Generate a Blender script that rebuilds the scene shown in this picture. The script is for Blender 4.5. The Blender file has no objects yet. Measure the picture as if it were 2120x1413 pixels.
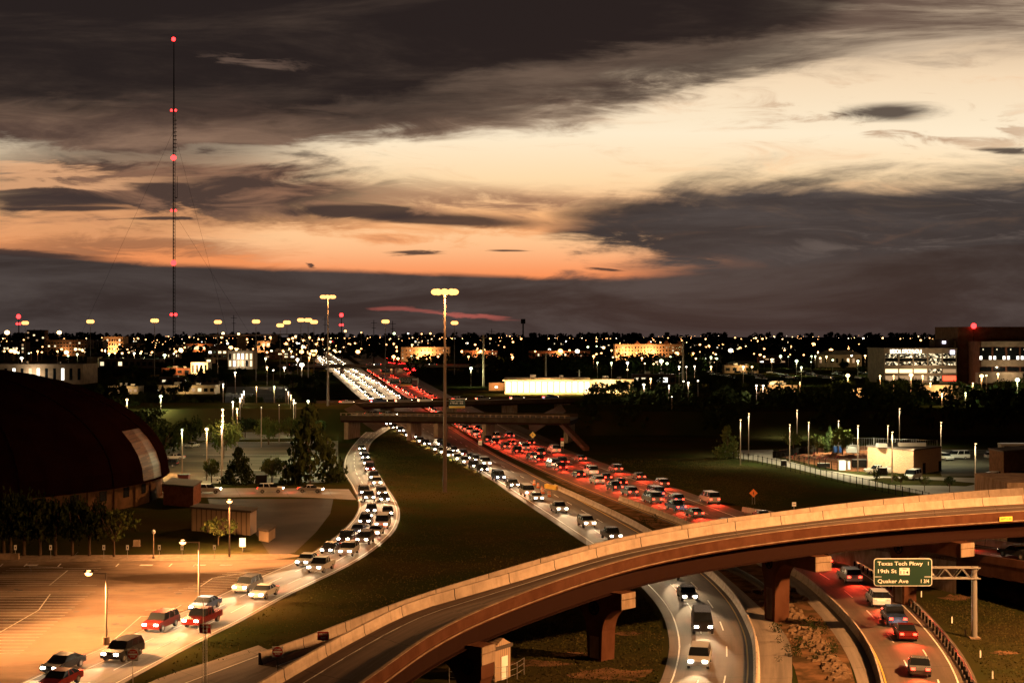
import bpy, bmesh, math, random
from mathutils import Vector
random.seed(7)
C = bpy.data.collections.new('scene'); bpy.context.scene.collection.children.link(C)
SC = bpy.context.scene
F = 3000.0; H = 30.0; HY = 690.0; CX = 1060.0
def P(px, py, z=0.0):
    d = F * (H - z) / (py - HY); return Vector(((px - CX) / F * d, d, z))
def D(px, py, d):
    return Vector(((px - CX) / F * d, d, H - (py - HY) * d / F))
# ------------------------------------------------------------------ camera
cam = bpy.data.cameras.new('camera'); co = bpy.data.objects.new('camera', cam); C.objects.link(co)
cam.sensor_width = 36; cam.lens = F * 36 / 2120; cam.shift_y = -(706.5 - HY) / 2120
cam.clip_start = 1; cam.clip_end = 30000
co.location = (0, 0, H); co.rotation_euler = (math.radians(90), 0, 0); SC.camera = co
# ------------------------------------------------------------------ render / exposure
SC.render.engine = 'CYCLES'
SC.view_settings.view_transform = 'Standard'; SC.view_settings.look = 'None'
SC.view_settings.exposure = 0; SC.view_settings.gamma = 1
cy = SC.cycles; cy.use_denoising = True; cy.max_bounces = 3; cy.diffuse_bounces = 2; cy.glossy_bounces = 2
cy.transmission_bounces = 2; cy.transparent_max_bounces = 4; cy.sample_clamp_indirect = 0.6; cy.sample_clamp_direct = 30
cy.use_light_tree = True; cy.caustics_reflective = False; cy.caustics_refractive = False
# ------------------------------------------------------------------ node helpers
def lin(c):
    return tuple(((v / 255) / 12.92 if v / 255 <= 0.04045 else ((v / 255 + 0.055) / 1.055) ** 2.4) for v in c) + (1,)
class NT:
    def __init__(s, nt): s.nt = nt; s.n = nt.nodes; s.l = nt.links
    def node(s, t, **k):
        x = s.n.new(t)
        for a, b in k.items(): setattr(x, a, b)
        return x
    def put(s, sock, v):
        if isinstance(v, bpy.types.NodeSocket): s.l.new(v, sock)
        else: sock.default_value = v
    def m(s, op, a, b=0.0, c=None, clamp=False):
        x = s.node('ShaderNodeMath', operation=op, use_clamp=clamp); s.put(x.inputs[0], a); s.put(x.inputs[1], b)
        if c is not None: s.put(x.inputs[2], c)
        return x.outputs[0]
    def sm(s, v, a, b, lo=0.0, hi=1.0):
        x = s.node('ShaderNodeMapRange', interpolation_type='SMOOTHSTEP'); s.put(x.inputs[0], v)
        for i, k in enumerate((a, b, lo, hi)): s.put(x.inputs[i + 1], k)
        return x.outputs[0]
    def mix(s, f, a, b, mode='MIX'):
        x = s.node('ShaderNodeMix', data_type='RGBA', blend_type=mode); s.put(x.inputs[0], f); s.put(x.inputs[6], a); s.put(x.inputs[7], b)
        return x.outputs[2]
    def xyz(s, x_, y_, z_=0.0):
        x = s.node('ShaderNodeCombineXYZ'); s.put(x.inputs[0], x_); s.put(x.inputs[1], y_); s.put(x.inputs[2], z_); return x.outputs[0]
    def noise(s, vec, scale, detail=4, rough=0.55, dist=0.0):
        x = s.node('ShaderNodeTexNoise'); s.put(x.inputs['Vector'], vec); x.inputs['Scale'].default_value = scale
        x.inputs['Detail'].default_value = detail; x.inputs['Roughness'].default_value = rough; x.inputs['Distortion'].default_value = dist
        return x.outputs[0]
# ------------------------------------------------------------------ world: dusk sky with layered cloud
W = bpy.data.worlds.new('World'); SC.world = W; W.use_nodes = True
t = NT(W.node_tree); t.n.clear()
tc = t.node('ShaderNodeTexCoord'); sp = t.node('ShaderNodeSeparateXYZ'); t.l.new(tc.outputs['Generated'], sp.inputs[0])
az = t.m('ARCTAN2', sp.outputs[0], sp.outputs[1]); el = t.m('ARCSINE', sp.outputs[2])
# degrees-free "plate" of the sky: X grows to the right, Y upward, both as tangents near the view axis
X = t.m('TANGENT', t.m('MINIMUM', t.m('MAXIMUM', az, -1.2), 1.2)); Y = t.m('DIVIDE', t.m('TANGENT', el), t.m('MAXIMUM', t.m('COSINE', t.m('MINIMUM', t.m('MAXIMUM', az, -1.2), 1.2)), 0.3))
n1 = t.noise(t.xyz(t.m('MULTIPLY', X, 5), t.m('MULTIPLY', Y, 26), 1.3), 1.0, 9, 0.62, 0.6)
n2 = t.noise(t.xyz(t.m('MULTIPLY', X, 14), t.m('MULTIPLY', Y, 70), 5.3), 1.0, 8, 0.62, 0.8)
n3 = t.noise(t.xyz(t.m('MULTIPLY', t.m('ADD', X, t.m('MULTIPLY', Y, -1.6)), 3.2), t.m('MULTIPLY', Y, 22), 9.1), 1.0, 9, 0.66, 0.5)
n1c = t.m('SUBTRACT', n1, 0.5); n2c = t.m('SUBTRACT', n2, 0.5); n3c = t.m('SUBTRACT', n3, 0.5)
Yw = t.m('ADD', t.m('ADD', Y, t.m('MULTIPLY', n1c, 0.060)), t.m('MULTIPLY', n2c, 0.038))
Xw = t.m('ADD', t.m('ADD', X, t.m('MULTIPLY', n2c, 0.09)), t.m('MULTIPLY', n1c, 0.05))
Ys = t.m('ADD', Y, t.m('MULTIPLY', n2c, 0.006))
def fy(py): return (HY - py) / F
def fx(px): return (px - CX) / F
def curve(pts):
    """cloud edge: height of the edge against bearing"""
    fc = t.node('ShaderNodeFloatCurve'); cm = fc.mapping; cm.use_clip = False
    cc = cm.curves[0]
    pts = [((fx(a) + 0.5), fy(b) * 3) for a, b in pts]
    while len(cc.points) < len(pts): cc.points.new(0.5, 0.5)
    for p, q in zip(cc.points, pts): p.location = q
    cm.update()
    t.put(fc.inputs['Value'], t.m('ADD', X, 0.5)); return t.m('DIVIDE', fc.outputs[0], 3)
def blob(cx, cy, rx, ry, ang=0.0, soft=0.5, warp=1.0):
    dx = t.m('SUBTRACT', Xw if warp else X, fx(cx)); dy = t.m('SUBTRACT', Yw if warp == 1 else Ys, fy(cy))
    a = math.radians(ang); ca, sa = math.cos(a), math.sin(a)
    u = t.m('DIVIDE', t.m('ADD', t.m('MULTIPLY', dx, ca), t.m('MULTIPLY', dy, sa)), rx / F)
    v = t.m('DIVIDE', t.m('SUBTRACT', t.m('MULTIPLY', dy, ca), t.m('MULTIPLY', dx, sa)), ry / F)
    r = t.m('SQRT', t.m('ADD', t.m('MULTIPLY', u, u), t.m('MULTIPLY', v, v)))
    return t.sm(r, 1 + soft, 1 - soft * 0.9)
# clear band of afterglow
cr = t.node('ShaderNodeValToRGB'); e = cr.color_ramp.elements
e[0].position = 0.0; e[0].color = lin((235, 120, 70)); e[1].position = 1.0; e[1].color = lin((190, 160, 130))
for pos, c in ((0.25, (242, 150, 92)), (0.37, (250, 184, 125)), (0.48, (255, 220, 172)), (0.62, (255, 236, 204)), (0.8, (246, 218, 182))):
    q = e.new(pos); q.color = lin(c)
t.put(cr.inputs[0], t.m('MULTIPLY', Y, 4.5, clamp=True))
col = cr.outputs[0]
col = t.mix(t.sm(n2, 0.52, 0.8, 0, 0.4), col, lin((232, 168, 118)))
dark_hi = t.mix(t.sm(n3, 0.45, 0.80), lin((38, 30, 29)), lin((74, 60, 52)))
dark_lo = t.mix(t.sm(n3, 0.4, 0.8), lin((60, 54, 53)), lin((82, 75, 73)))
# brown veil over the left, with brighter gaps
col = t.mix(t.m('MULTIPLY', blob(330, 395, 470, 72, 0, 0.45), t.sm(n1, 0.22, 0.42, 0.55, 1.0)), col, t.mix(t.sm(n2, 0.42, 0.66), lin((78, 60, 53)), lin((140, 102, 80))))
col = t.mix(t.m('MULTIPLY', blob(110, 380, 210, 15, 0, 0.7), 0.75), col, lin((236, 176, 128)))
col = t.mix(t.m('MULTIPLY', blob(140, 462, 260, 14, 0, 0.8), 0.6), col, lin((232, 160, 108)))
col = t.mix(t.m('MULTIPLY', blob(330, 508, 330, 20, -2, 0.7), 0.65), col, lin((112, 78, 62)))
col = t.mix(t.m('MULTIPLY', blob(1150, 425, 420, 34, -3, 0.8), t.sm(n2, 0.36, 0.6, 0.1, 0.9)), col, lin((150, 108, 84)))
col = t.mix(t.m('MULTIPLY', blob(1900, 232, 300, 46, -4, 0.8), t.sm(n2, 0.5, 0.66, 0, 0.8)), col, lin((178, 142, 112)))
# main upper deck of cloud, its lower edge rising to the right
f1 = curve([(-400, 350), (0, 350), (450, 345), (640, 322), (760, 300), (900, 290), (1100, 264), (1300, 225), (1500, 182), (1680, 160), (1900, 152), (2120, 132), (2500, 120)])
m1 = t.sm(t.m('SUBTRACT', Yw, f1), -0.004, 0.016)
f1b = curve([(-400, 262), (0, 262), (500, 272), (700, 285), (900, 268), (1200, 218), (1500, 158), (1640, 110), (1760, 40), (1900, -30), (2120, -90), (2500, -120)])
m1b = t.m('MULTIPLY', t.sm(t.m('SUBTRACT', Yw, f1b), -0.008, 0.026), t.sm(X, fx(2050), fx(1500), .35, 1))
edge_l = t.mix(t.sm(n1, 0.38, 0.62), lin((86, 66, 57)), lin((142, 112, 92)))
edge_r = t.mix(t.sm(n3, 0.38, 0.60), lin((104, 84, 72)), lin((206, 182, 154)))
col = t.mix(m1, col, t.mix(t.sm(X, fx(700), fx(1600)), edge_l, edge_r))
col = t.mix(m1b, col, dark_hi)
col = t.mix(t.m('MULTIPLY', blob(1130, 165, 430, 26, 10, 0.8), t.sm(n3, 0.3, 0.6, 0.2, 0.75)), col, lin((118, 97, 82)))
col = t.mix(t.m('MULTIPLY', blob(1500, 135, 260, 26, 8, 0.7), 0.6), col, lin((58, 46, 42)))
for a in ((560, 118, 90, 12, -6, .8),):
    col = t.mix(t.m('MULTIPLY', blob(*a), t.sm(n2, 0.45, 0.6, 0, .6)), col, lin((120, 96, 82)))
# right-hand bank
f3 = curve([(-400, 900), (900, 760), (1080, 560), (1180, 440), (1400, 372), (1560, 352), (1700, 360), (2120, 335), (2600, 330)])
m3 = t.m('MULTIPLY', t.sm(t.m('SUBTRACT', f3, t.m('ADD', Yw, t.m('MULTIPLY', n3c, 0.03))), -0.012, 0.020), t.sm(n2, .25, .5, .95, 1))
col = t.mix(m3, col, dark_lo)
col = t.mix(t.m('MULTIPLY', m3, t.m('MULTIPLY', blob(2050, 450, 420, 60, 6, 0.8), t.sm(n2, 0.52, 0.68, 0, 0.45))), col, lin((122, 108, 100)))
# glowing pocket under it and the bank on the horizon
col = t.mix(blob(900, 522, 440, 52, -3, 0.35), col, t.mix(t.sm(Y, fy(590), fy(480)), lin((250, 142, 84)), lin((255, 200, 146))))
f4 = curve([(-400, 512), (0, 516), (300, 542), (700, 556), (1000, 566), (1250, 576), (1500, 560), (2120, 500), (2600, 500)])
m4 = t.sm(t.m('SUBTRACT', f4, Ys), -0.0015, 0.0035)
bank = t.mix(t.sm(n1, 0.35, 0.68), lin((54, 45, 43)), lin((80, 71, 68)))
col = t.mix(m4, col, bank)
# small separate clouds
for a in ((760, 438, 150, 15, -1.5, .3), (930, 455, 170, 13, -3, .5), (875, 523, 60, 4, 0, .4), (1850, 233, 85, 16, 0, .6), (325, 453, 80, 3.5, 0, .4), (1270, 557, 30, 4, -4, .5),
          (110, 433, 140, 4.5, 0, .5), (80, 415, 170, 16, 0, .6), (60, 522, 160, 8, -4, .5), (1075, 518, 30, 2.5, 0, .5), (2100, 312, 45, 8, 0, .6), (655, 549, 9, 5, 0, .5)):
    col = t.mix(t.m('MULTIPLY', blob(*a, warp=2), 0.92), col, lin((62, 50, 48)))
for a in ((822, 637, 44, 4, 0, .6), (930, 647, 70, 5, -8, .6), (985, 655, 55, 5, -6, .6)):
    col = t.mix(t.m('MULTIPLY', blob(*a, warp=2), 0.42), col, lin((196, 98, 86)))
# away from the sunset side the sky is night
away = t.sm(t.m('ABSOLUTE', az), 0.45, 1.3)
col = t.mix(away, col, lin((14, 11, 11)))
col = t.mix(t.sm(el, 0.28, 0.6), col, lin((16, 13, 12)))
col = t.mix(t.sm(el, 0.0, -0.02), col, lin((14, 12, 12)))
sky = t.node('ShaderNodeTexSky', sky_type='NISHITA'); sky.sun_disc = False
sky.sun_elevation = math.radians(0.5); sky.sun_rotation = math.radians(8)
bg1 = t.node('ShaderNodeBackground'); t.put(bg1.inputs[0], col); bg1.inputs[1].default_value = 1.0
bg2 = t.node('ShaderNodeBackground'); t.l.new(sky.outputs[0], bg2.inputs[0]); bg2.inputs[1].default_value = 0.001
ad = t.node('ShaderNodeAddShader'); t.l.new(bg1.outputs[0], ad.inputs[0]); t.l.new(bg2.outputs[0], ad.inputs[1])
wo = t.node('ShaderNodeOutputWorld'); t.l.new(ad.outputs[0], wo.inputs[0])
W.cycles.sampling_method = 'MANUAL'; W.cycles.sample_map_resolution = 512
# the sun has just set: only a trace of warm light from low in front
sl = bpy.data.lights.new('sun', 'SUN'); sl.energy = 0.04; sl.angle = math.radians(10); sl.color = (1, .6, .35)
so = bpy.data.objects.new('sun', sl); C.objects.link(so); so.rotation_euler = (math.radians(-88), 0, math.radians(-8))
# ------------------------------------------------------------------ materials
MATS = {}
def mat(name, col, rough=0.8, metal=0.0, nscale=None, ncol=None, namt=0.5, bump=0.0, coord='Object', nvec=(1, 1, 1), detail=5, lohi=(0.35, 0.65), spec=0.5):
    if name in MATS: return MATS[name]
    m = bpy.data.materials.new(name); m.use_nodes = True; q = NT(m.node_tree); b = q.n['Principled BSDF']
    b.inputs['Roughness'].default_value = rough; b.inputs['Metallic'].default_value = metal
    b.inputs['Base Color'].default_value = tuple(col) + (1,)
    if 'Specular IOR Level' in b.inputs: b.inputs['Specular IOR Level'].default_value = spec
    if rough >= .75: b.inputs['IOR'].default_value = 1.0 if spec < .2 else 1.12   # matt mineral and leaf surfaces: no sheen
    if nscale:
        tcn = q.node('ShaderNodeTexCoord'); mp = q.node('ShaderNodeMapping'); mp.inputs['Scale'].default_value = nvec
        q.l.new(tcn.outputs[coord], mp.inputs[0])
        no = q.noise(mp.outputs[0], nscale, detail, 0.6)
        c = q.mix(q.m('MULTIPLY', q.sm(no, lohi[0], lohi[1]), namt), tuple(col) + (1,), tuple(ncol or [v * 0.4 for v in col]) + (1,))
        q.l.new(c, b.inputs['Base Color'])
        if bump:
            bp = q.node('ShaderNodeBump'); bp.inputs['Strength'].default_value = bump; q.l.new(no, bp.inputs['Height']); q.l.new(bp.outputs[0], b.inputs['Normal'])
    MATS[name] = m; return m
def emit(name, col, s, sampling='NONE'):
    if name in MATS: return MATS[name]
    m = bpy.data.materials.new(name); m.use_nodes = True; q = NT(m.node_tree); q.n.clear()
    e_ = q.node('ShaderNodeEmission'); e_.inputs[0].default_value = tuple(col) + (1,); e_.inputs[1].default_value = s
    o = q.node('ShaderNodeOutputMaterial'); q.l.new(e_.outputs[0], o.inputs[0])
    m.cycles.emission_sampling = sampling; MATS[name] = m; return m
def road_mat(name, base, track, patch=0.5):
    m = bpy.data.materials.new(name); m.use_nodes = True; q = NT(m.node_tree); b = q.n['Principled BSDF']; b.inputs['Roughness'].default_value = 0.8; b.inputs['IOR'].default_value = 1.18
    uv = q.node('ShaderNodeUVMap'); sep = q.node('ShaderNodeSeparateXYZ'); q.l.new(uv.outputs[0], sep.inputs[0])
    a = q.noise(q.xyz(q.m('MULTIPLY', sep.outputs[0], 0.03), q.m('MULTIPLY', sep.outputs[1], 0.8)), 1.0, 6, 0.6)
    tcn = q.node('ShaderNodeTexCoord'); g = q.noise(tcn.outputs['Object'], 0.12, 5, 0.6); f = q.noise(tcn.outputs['Object'], 6, 3, 0.7)
    c = q.mix(q.sm(a, 0.35, 0.65), tuple(base) + (1,), tuple(track) + (1,))
    c = q.mix(q.m('MULTIPLY', q.sm(g, 0.45, 0.62), patch), c, tuple(v * 0.55 for v in base) + (1,))
    c = q.mix(q.sm(f, 0.3, 0.7, 0.0, 0.35), c, tuple(v * 0.5 for v in base) + (1,))
    # slab joints and sealed cracks across the road
    s_ = q.m('FRACT', q.m('DIVIDE', q.m('ADD', sep.outputs[0], q.m('MULTIPLY', g, 1.5)), 9.0))
    c = q.mix(q.m('MULTIPLY', q.m('LESS_THAN', s_, 0.012), 0.7), c, tuple(v * 0.3 for v in base) + (1,))
    q.l.new(c, b.inputs['Base Color']); MATS[name] = m; return m
def barrier_mat(name, base, step=6.0):
    m = bpy.data.materials.new(name); m.use_nodes = True; q = NT(m.node_tree); b = q.n['Principled BSDF']; b.inputs['Roughness'].default_value = 0.9; b.inputs['IOR'].default_value = 1.1
    uv = q.node('ShaderNodeUVMap'); sep = q.node('ShaderNodeSeparateXYZ'); q.l.new(uv.outputs[0], sep.inputs[0])
    tcn = q.node('ShaderNodeTexCoord'); g = q.noise(tcn.outputs['Object'], 0.8, 6, 0.65)
    st = q.noise(q.xyz(q.m('MULTIPLY', sep.outputs[0], 2.5), q.m('MULTIPLY', sep.outputs[1], 0.3)), 1.0, 5, 0.6)
    c = q.mix(q.m('MULTIPLY', q.sm(g, 0.35, 0.65), 0.45), tuple(base) + (1,), tuple(v * 0.5 for v in base) + (1,))
    c = q.mix(q.sm(st, 0.5, 0.75, 0, 0.5), c, tuple(v * 0.4 for v in base) + (1,))
    s_ = q.m('FRACT', q.m('DIVIDE', sep.outputs[0], step))
    c = q.mix(q.m('LESS_THAN', s_, 0.014), c, (.012, .009, .007, 1))
    q.l.new(c, b.inputs['Base Color']); MATS[name] = m; return m
GRASS = mat('grass_ground', (.020, .024, .007), 1.0, nscale=0.05, ncol=(.036, .026, .010), namt=0.9, detail=10, coord='Object', spec=0.05)
DIRT = mat('dirt', (.14, .075, .04), 1.0, nscale=0.4, ncol=(.045, .030, .015), namt=1, detail=8, spec=0.05)
ASPH = road_mat('asphalt_road', (.14, .105, .08), (.075, .06, .048))
CONC = road_mat('concrete_road', (.24, .20, .17), (.13, .11, .095), 0.3)
RAMP = road_mat('ramp_deck', (.21, .15, .12), (.10, .07, .055), 0.4)
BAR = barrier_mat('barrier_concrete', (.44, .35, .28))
WHITE = mat('white_paint', (.75, .72, .66), 0.6, nscale=3, ncol=(.35, .33, .3), namt=0.6)
YELLOW = mat('yellow_paint', (.6, .38, .06), 0.6)
CONCR = mat('concrete', (.30, .22, .16), 0.85, nscale=0.8, ncol=(.15, .105, .07), namt=0.8, bump=0.1, nvec=(1.3, 1.3, .5), detail=10)
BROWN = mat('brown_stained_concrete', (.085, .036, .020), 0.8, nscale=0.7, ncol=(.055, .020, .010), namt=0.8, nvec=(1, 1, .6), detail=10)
STEEL = mat('weathering_steel', (.018, .007, .005), 0.8, nscale=0.8, ncol=(.018, .007, .004), namt=0.7)
GALV = mat('galvanised_steel', (.32, .30, .28), 0.45, 0.6)
POLE = mat('lamp_pole_metal', (.18, .13, .10), 0.5, 0.3)
DARK = mat('dark_metal', (.012, .010, .008), 0.8, spec=.1)
BLACK = mat('black_rubber', (.012, .012, .012), 0.7)
GLASS = mat('dark_glass', (.01, .012, .014), 0.08)
SGREEN = mat('sign_green', (.0025, .030, .016), 0.5)
SRED = mat('sign_red', (.55, .015, .012), 0.5)
SWHITE = mat('sign_white', (.85, .83, .8), 0.5)
SORANGE = mat('sign_orange', (.9, .22, .02), 0.5)
SYELLOW = mat('sign_yellow', (.85, .55, .08), 0.5)
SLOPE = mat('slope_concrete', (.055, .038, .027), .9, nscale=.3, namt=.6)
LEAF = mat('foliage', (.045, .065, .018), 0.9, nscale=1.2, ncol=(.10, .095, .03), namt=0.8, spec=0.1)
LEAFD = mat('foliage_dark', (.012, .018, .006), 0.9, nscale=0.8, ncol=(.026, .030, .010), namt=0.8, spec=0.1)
BARK = mat('bark', (.09, .06, .04), 0.95, nscale=3, namt=0.8)
HEAD = emit('headlight_glow', (1, .86, .62), 60); TAIL = emit('tail_light_glow', (1, .035, .015), 14)
# ------------------------------------------------------------------ object helpers
def link(name, data, parent=None, loc=None, rz=0.0):
    o = bpy.data.objects.new(name, data); C.objects.link(o)
    if parent: o.parent = parent
    if loc is not None: o.location = loc
    if rz: o.rotation_euler[2] = rz
    return o
def tag(o, label=None, cat=None, group=None, kind=None):
    if label: o['label'] = label
    if cat: o['category'] = cat
    if group: o['group'] = group
    if kind: o['kind'] = kind
    return o
def thing(name, label, cat, loc=(0, 0, 0), rz=0.0, group=None):
    return tag(link(name, None, None, loc, rz), label, cat, group)
def copy_tree(o, parent=None):
    c = o.copy(); C.objects.link(c)
    if parent: c.parent = parent
    for ch in o.children: copy_tree(ch, c)
    return c
class MB:
    def __init__(s): s.v = []; s.f = []; s.mi = []; s.uv = []; s.ms = []
    def slot(s, m):
        if m not in s.ms: s.ms.append(m)
        return s.ms.index(m)
    def face(s, idx, m, uv=None): s.f.append(idx); s.mi.append(s.slot(m)); s.uv.append(uv)
    def poly(s, pts, m, uv=None):
        n = len(s.v); s.v += [tuple(p) for p in pts]; s.face(list(range(n, n + len(pts))), m, uv); return s
    def box(s, x0, x1, y0, y1, z0, z1, m, tm=None, tp=1.0):
        cx_, cy_ = (x0 + x1) / 2, (y0 + y1) / 2
        n = len(s.v); q = lambda a, c: c + (a - c) * tp
        s.v += [(x0, y0, z0), (x1, y0, z0), (x1, y1, z0), (x0, y1, z0), (q(x0, cx_), q(y0, cy_), z1), (q(x1, cx_), q(y0, cy_), z1), (q(x1, cx_), q(y1, cy_), z1), (q(x0, cx_), q(y1, cy_), z1)]
        for f in ((0, 3, 2, 1), (0, 1, 5, 4), (1, 2, 6, 5), (2, 3, 7, 6), (3, 0, 4, 7)): s.face([n + i for i in f], m)
        s.face([n + 4, n + 5, n + 6, n + 7], tm or m); return s
    def tube(s, a, b, r0, r1, m, k=8, caps=True):
        a, b = Vector(a), Vector(b); d = (b - a).normalized(); u = d.orthogonal().normalized(); w = d.cross(u); n = len(s.v)
        for c, r in ((a, r0), (b, r1)):
            for i in range(k):
                q = c + (u * math.cos(2 * math.pi * i / k) + w * math.sin(2 * math.pi * i / k)) * r; s.v.append(tuple(q))
        for i in range(k): j = (i + 1) % k; s.face([n + i, n + j, n + k + j, n + k + i], m)
        if caps: s.face([n + k + i for i in range(k)], m); s.face([n + k - 1 - i for i in range(k)], m)
        return s
    def ball(s, c, r, m, k=8, h=5, sz=1.0):
        n = len(s.v); c = Vector(c)
        for j in range(h + 1):
            a = math.pi * j / h
            for i in range(k):
                b = 2 * math.pi * i / k; s.v.append((c.x + r * math.sin(a) * math.cos(b), c.y + r * math.sin(a) * math.sin(b), c.z + r * sz * math.cos(a)))
        for j in range(h):
            for i in range(k): i2 = (i + 1) % k; s.face([n + j * k + i, n + (j + 1) * k + i, n + (j + 1) * k + i2, n + j * k + i2], m)
        return s
    def prism(s, pts, off, m):
        """pts: planar polygon (3-D); off: extrusion vector"""
        n = len(s.v); k = len(pts); off = Vector(off)
        s.v += [tuple(Vector(p)) for p in pts] + [tuple(Vector(p) + off) for p in pts]
        s.face(list(range(k)), m); s.face([n + k + i for i in reversed(range(k))], m); s.f[-2] = [n + i for i in range(k)]
        for i in range(k): j = (i + 1) % k; s.face([n + i, n + k + i, n + k + j, n + j], m)
        return s
    def mesh(s, name, smooth=False):
        me = bpy.data.meshes.new(name); me.from_pydata(s.v, [], s.f)
        for m in s.ms: me.materials.append(m)
        me.polygons.foreach_set('material_index', s.mi)
        if any(u for u in s.uv):
            ul = me.uv_layers.new(name='UVMap'); k = 0
            for f, u in zip(s.f, s.uv):
                for i in range(len(f)):
                    ul.data[k].uv = u[i] if u else (0, 0); k += 1
        if smooth: me.polygons.foreach_set('use_smooth', [True] * len(s.f))
        me.update()
        bm = bmesh.new(); bm.from_mesh(me); bmesh.ops.recalc_face_normals(bm, faces=bm.faces); bm.to_mesh(me); bm.free()
        return me
    def build(s, name, parent=None, loc=None, rz=0.0, smooth=False): return link(name, s.mesh(name, smooth), parent, loc, rz)
def spline(pts, step=3.0):
    """Catmull-Rom through 3-D points, resampled to even steps"""
    pts = [Vector(p) for p in pts]; q = [pts[0] * 2 - pts[1]] + pts + [pts[-1] * 2 - pts[-2]]; out = []
    for i in range(1, len(q) - 2):
        p0, p1, p2, p3 = q[i - 1:i + 3]
        for k in range(24):
            u = k / 24; out.append(0.5 * ((2 * p1) + (p2 - p0) * u + (2 * p0 - 5 * p1 + 4 * p2 - p3) * u * u + (3 * p1 - p0 - 3 * p2 + p3) * u ** 3))
    out.append(pts[-1]); return resample(out, step=step)
def resample(pts, step=None, n=None):
    L = [0]
    for a, b in zip(pts, pts[1:]): L.append(L[-1] + (b - a).length)
    if n is None: n = max(2, int(L[-1] / step) + 1)
    res = []; j = 0
    for i in range(n):
        s_ = L[-1] * i / (n - 1)
        while j < len(pts) - 2 and L[j + 1] < s_: j += 1
        u = (s_ - L[j]) / max(1e-9, L[j + 1] - L[j]); res.append(pts[j].lerp(pts[j + 1], u))
    return res
def ribbon(left, right, z, m, step=4.0, cols=1):
    """surface between two edges; UV in metres (along, across)"""
    a = spline(left, 2.0); n = max(8, int(len(a) * 2.0 / step)); a = resample(a, n=n); b = resample(spline(right, 2.0), n=n)
    mb = MB(); s_ = 0
    for i in range(n):
        if i: s_ += ((a[i] + b[i]) / 2 - (a[i - 1] + b[i - 1]) / 2).length
        mb.v += [(a[i].x, a[i].y, a[i].z + z), (b[i].x, b[i].y, b[i].z + z)]
        if i:
            w = (a[i] - b[i]).length
            mb.face([2 * i - 2, 2 * i - 1, 2 * i + 1, 2 * i], m, [(s0, 0), (s0, w), (s_, w), (s_, 0)])
        s0 = s_
    return mb, a, b
def perp(path, i):
    a = path[max(0, i - 1)]; b = path[min(len(path) - 1, i + 1)]; d = (b - a); d.z = 0; d.normalize(); return Vector((d.y, -d.x, 0))
def offset(path, o): return [p + perp(path, i) * o for i, p in enumerate(path)]
def sweep(mb, path, prof, m, closed=True, ends=True):
    n0 = len(mb.v); k = len(prof); s_ = 0
    for i, p in enumerate(path):
        w = perp(path, i)
        for o, z in prof: mb.v.append(tuple(p + w * o + Vector((0, 0, z))))
    pl = [0]
    for j in range(1, k): pl.append(pl[-1] + math.dist(prof[j], prof[j - 1]))
    pl.append(pl[-1] + math.dist(prof[0], prof[-1]))
    for i in range(1, len(path)):
        ds = (path[i] - path[i - 1]).length
        for j in range(k if closed else k - 1):
            j2 = (j + 1) % k; a = n0 + (i - 1) * k; b = n0 + i * k
            mb.face([a + j, a + j2, b + j2, b + j], m, [(s_, pl[j]), (s_, pl[j + 1]), (s_ + ds, pl[j + 1]), (s_ + ds, pl[j])])
        s_ += ds
    if ends and closed: mb.face([n0 + j for j in range(k)], m); mb.face([n0 + (len(path) - 1) * k + j for j in reversed(range(k))], m)
JERSEY = [(-.3, 0), (-.3, .08), (-.12, .33), (-.08, .85), (.08, .85), (.12, .33), (.3, .08), (.3, 0)]
def text_mesh(s, size, m, width=None):
    cu = bpy.data.curves.new('lettering', 'FONT'); cu.body = s; cu.size = size; cu.align_x = 'CENTER'; cu.align_y = 'CENTER'; cu.extrude = 0.004; cu.resolution_u = 3; cu.offset = size * 0.012
    o = bpy.data.objects.new('tmp', cu); C.objects.link(o); bpy.context.view_layer.update()
    me = bpy.data.meshes.new_from_object(o); bpy.data.objects.remove(o); bpy.data.curves.remove(cu)
    me.materials.clear(); me.materials.append(m)
    if width:
        xs = [v.co.x for v in me.vertices]; k = width / max(1e-6, max(xs) - min(xs)); mid = (max(xs) + min(xs)) / 2
        for v in me.vertices: v.co.x = (v.co.x - mid) * k
    return me
def lettering(parent, s, size, m, x, z, y=-0.045, width=None, name='lettering'):
    o = link(name, text_mesh(s, size, m, width), parent, (x, y, z)); o.rotation_euler = (math.radians(90), 0, 0); return o
def flat(name, pts, z, m, kind='structure'):
    mb = MB(); mb.poly([P(a, b) + Vector((0, 0, z)) for a, b in pts], m); o = mb.build(name); tag(o, kind=kind); return o
ORD = ['first', 'second', 'third', 'fourth', 'fifth', 'sixth', 'seventh', 'eighth', 'ninth', 'tenth', 'eleventh', 'twelfth', 'thirteenth', 'fourteenth', 'fifteenth', 'sixteenth', 'seventeenth', 'eighteenth', 'nineteenth', 'twentieth']
def nth(i):
    if i < 20: return ORD[i]
    n = i + 1; return f"{n}{'th' if 10 < n % 100 < 14 else {1: 'st', 2: 'nd', 3: 'rd'}.get(n % 10, 'th')}"
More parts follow.
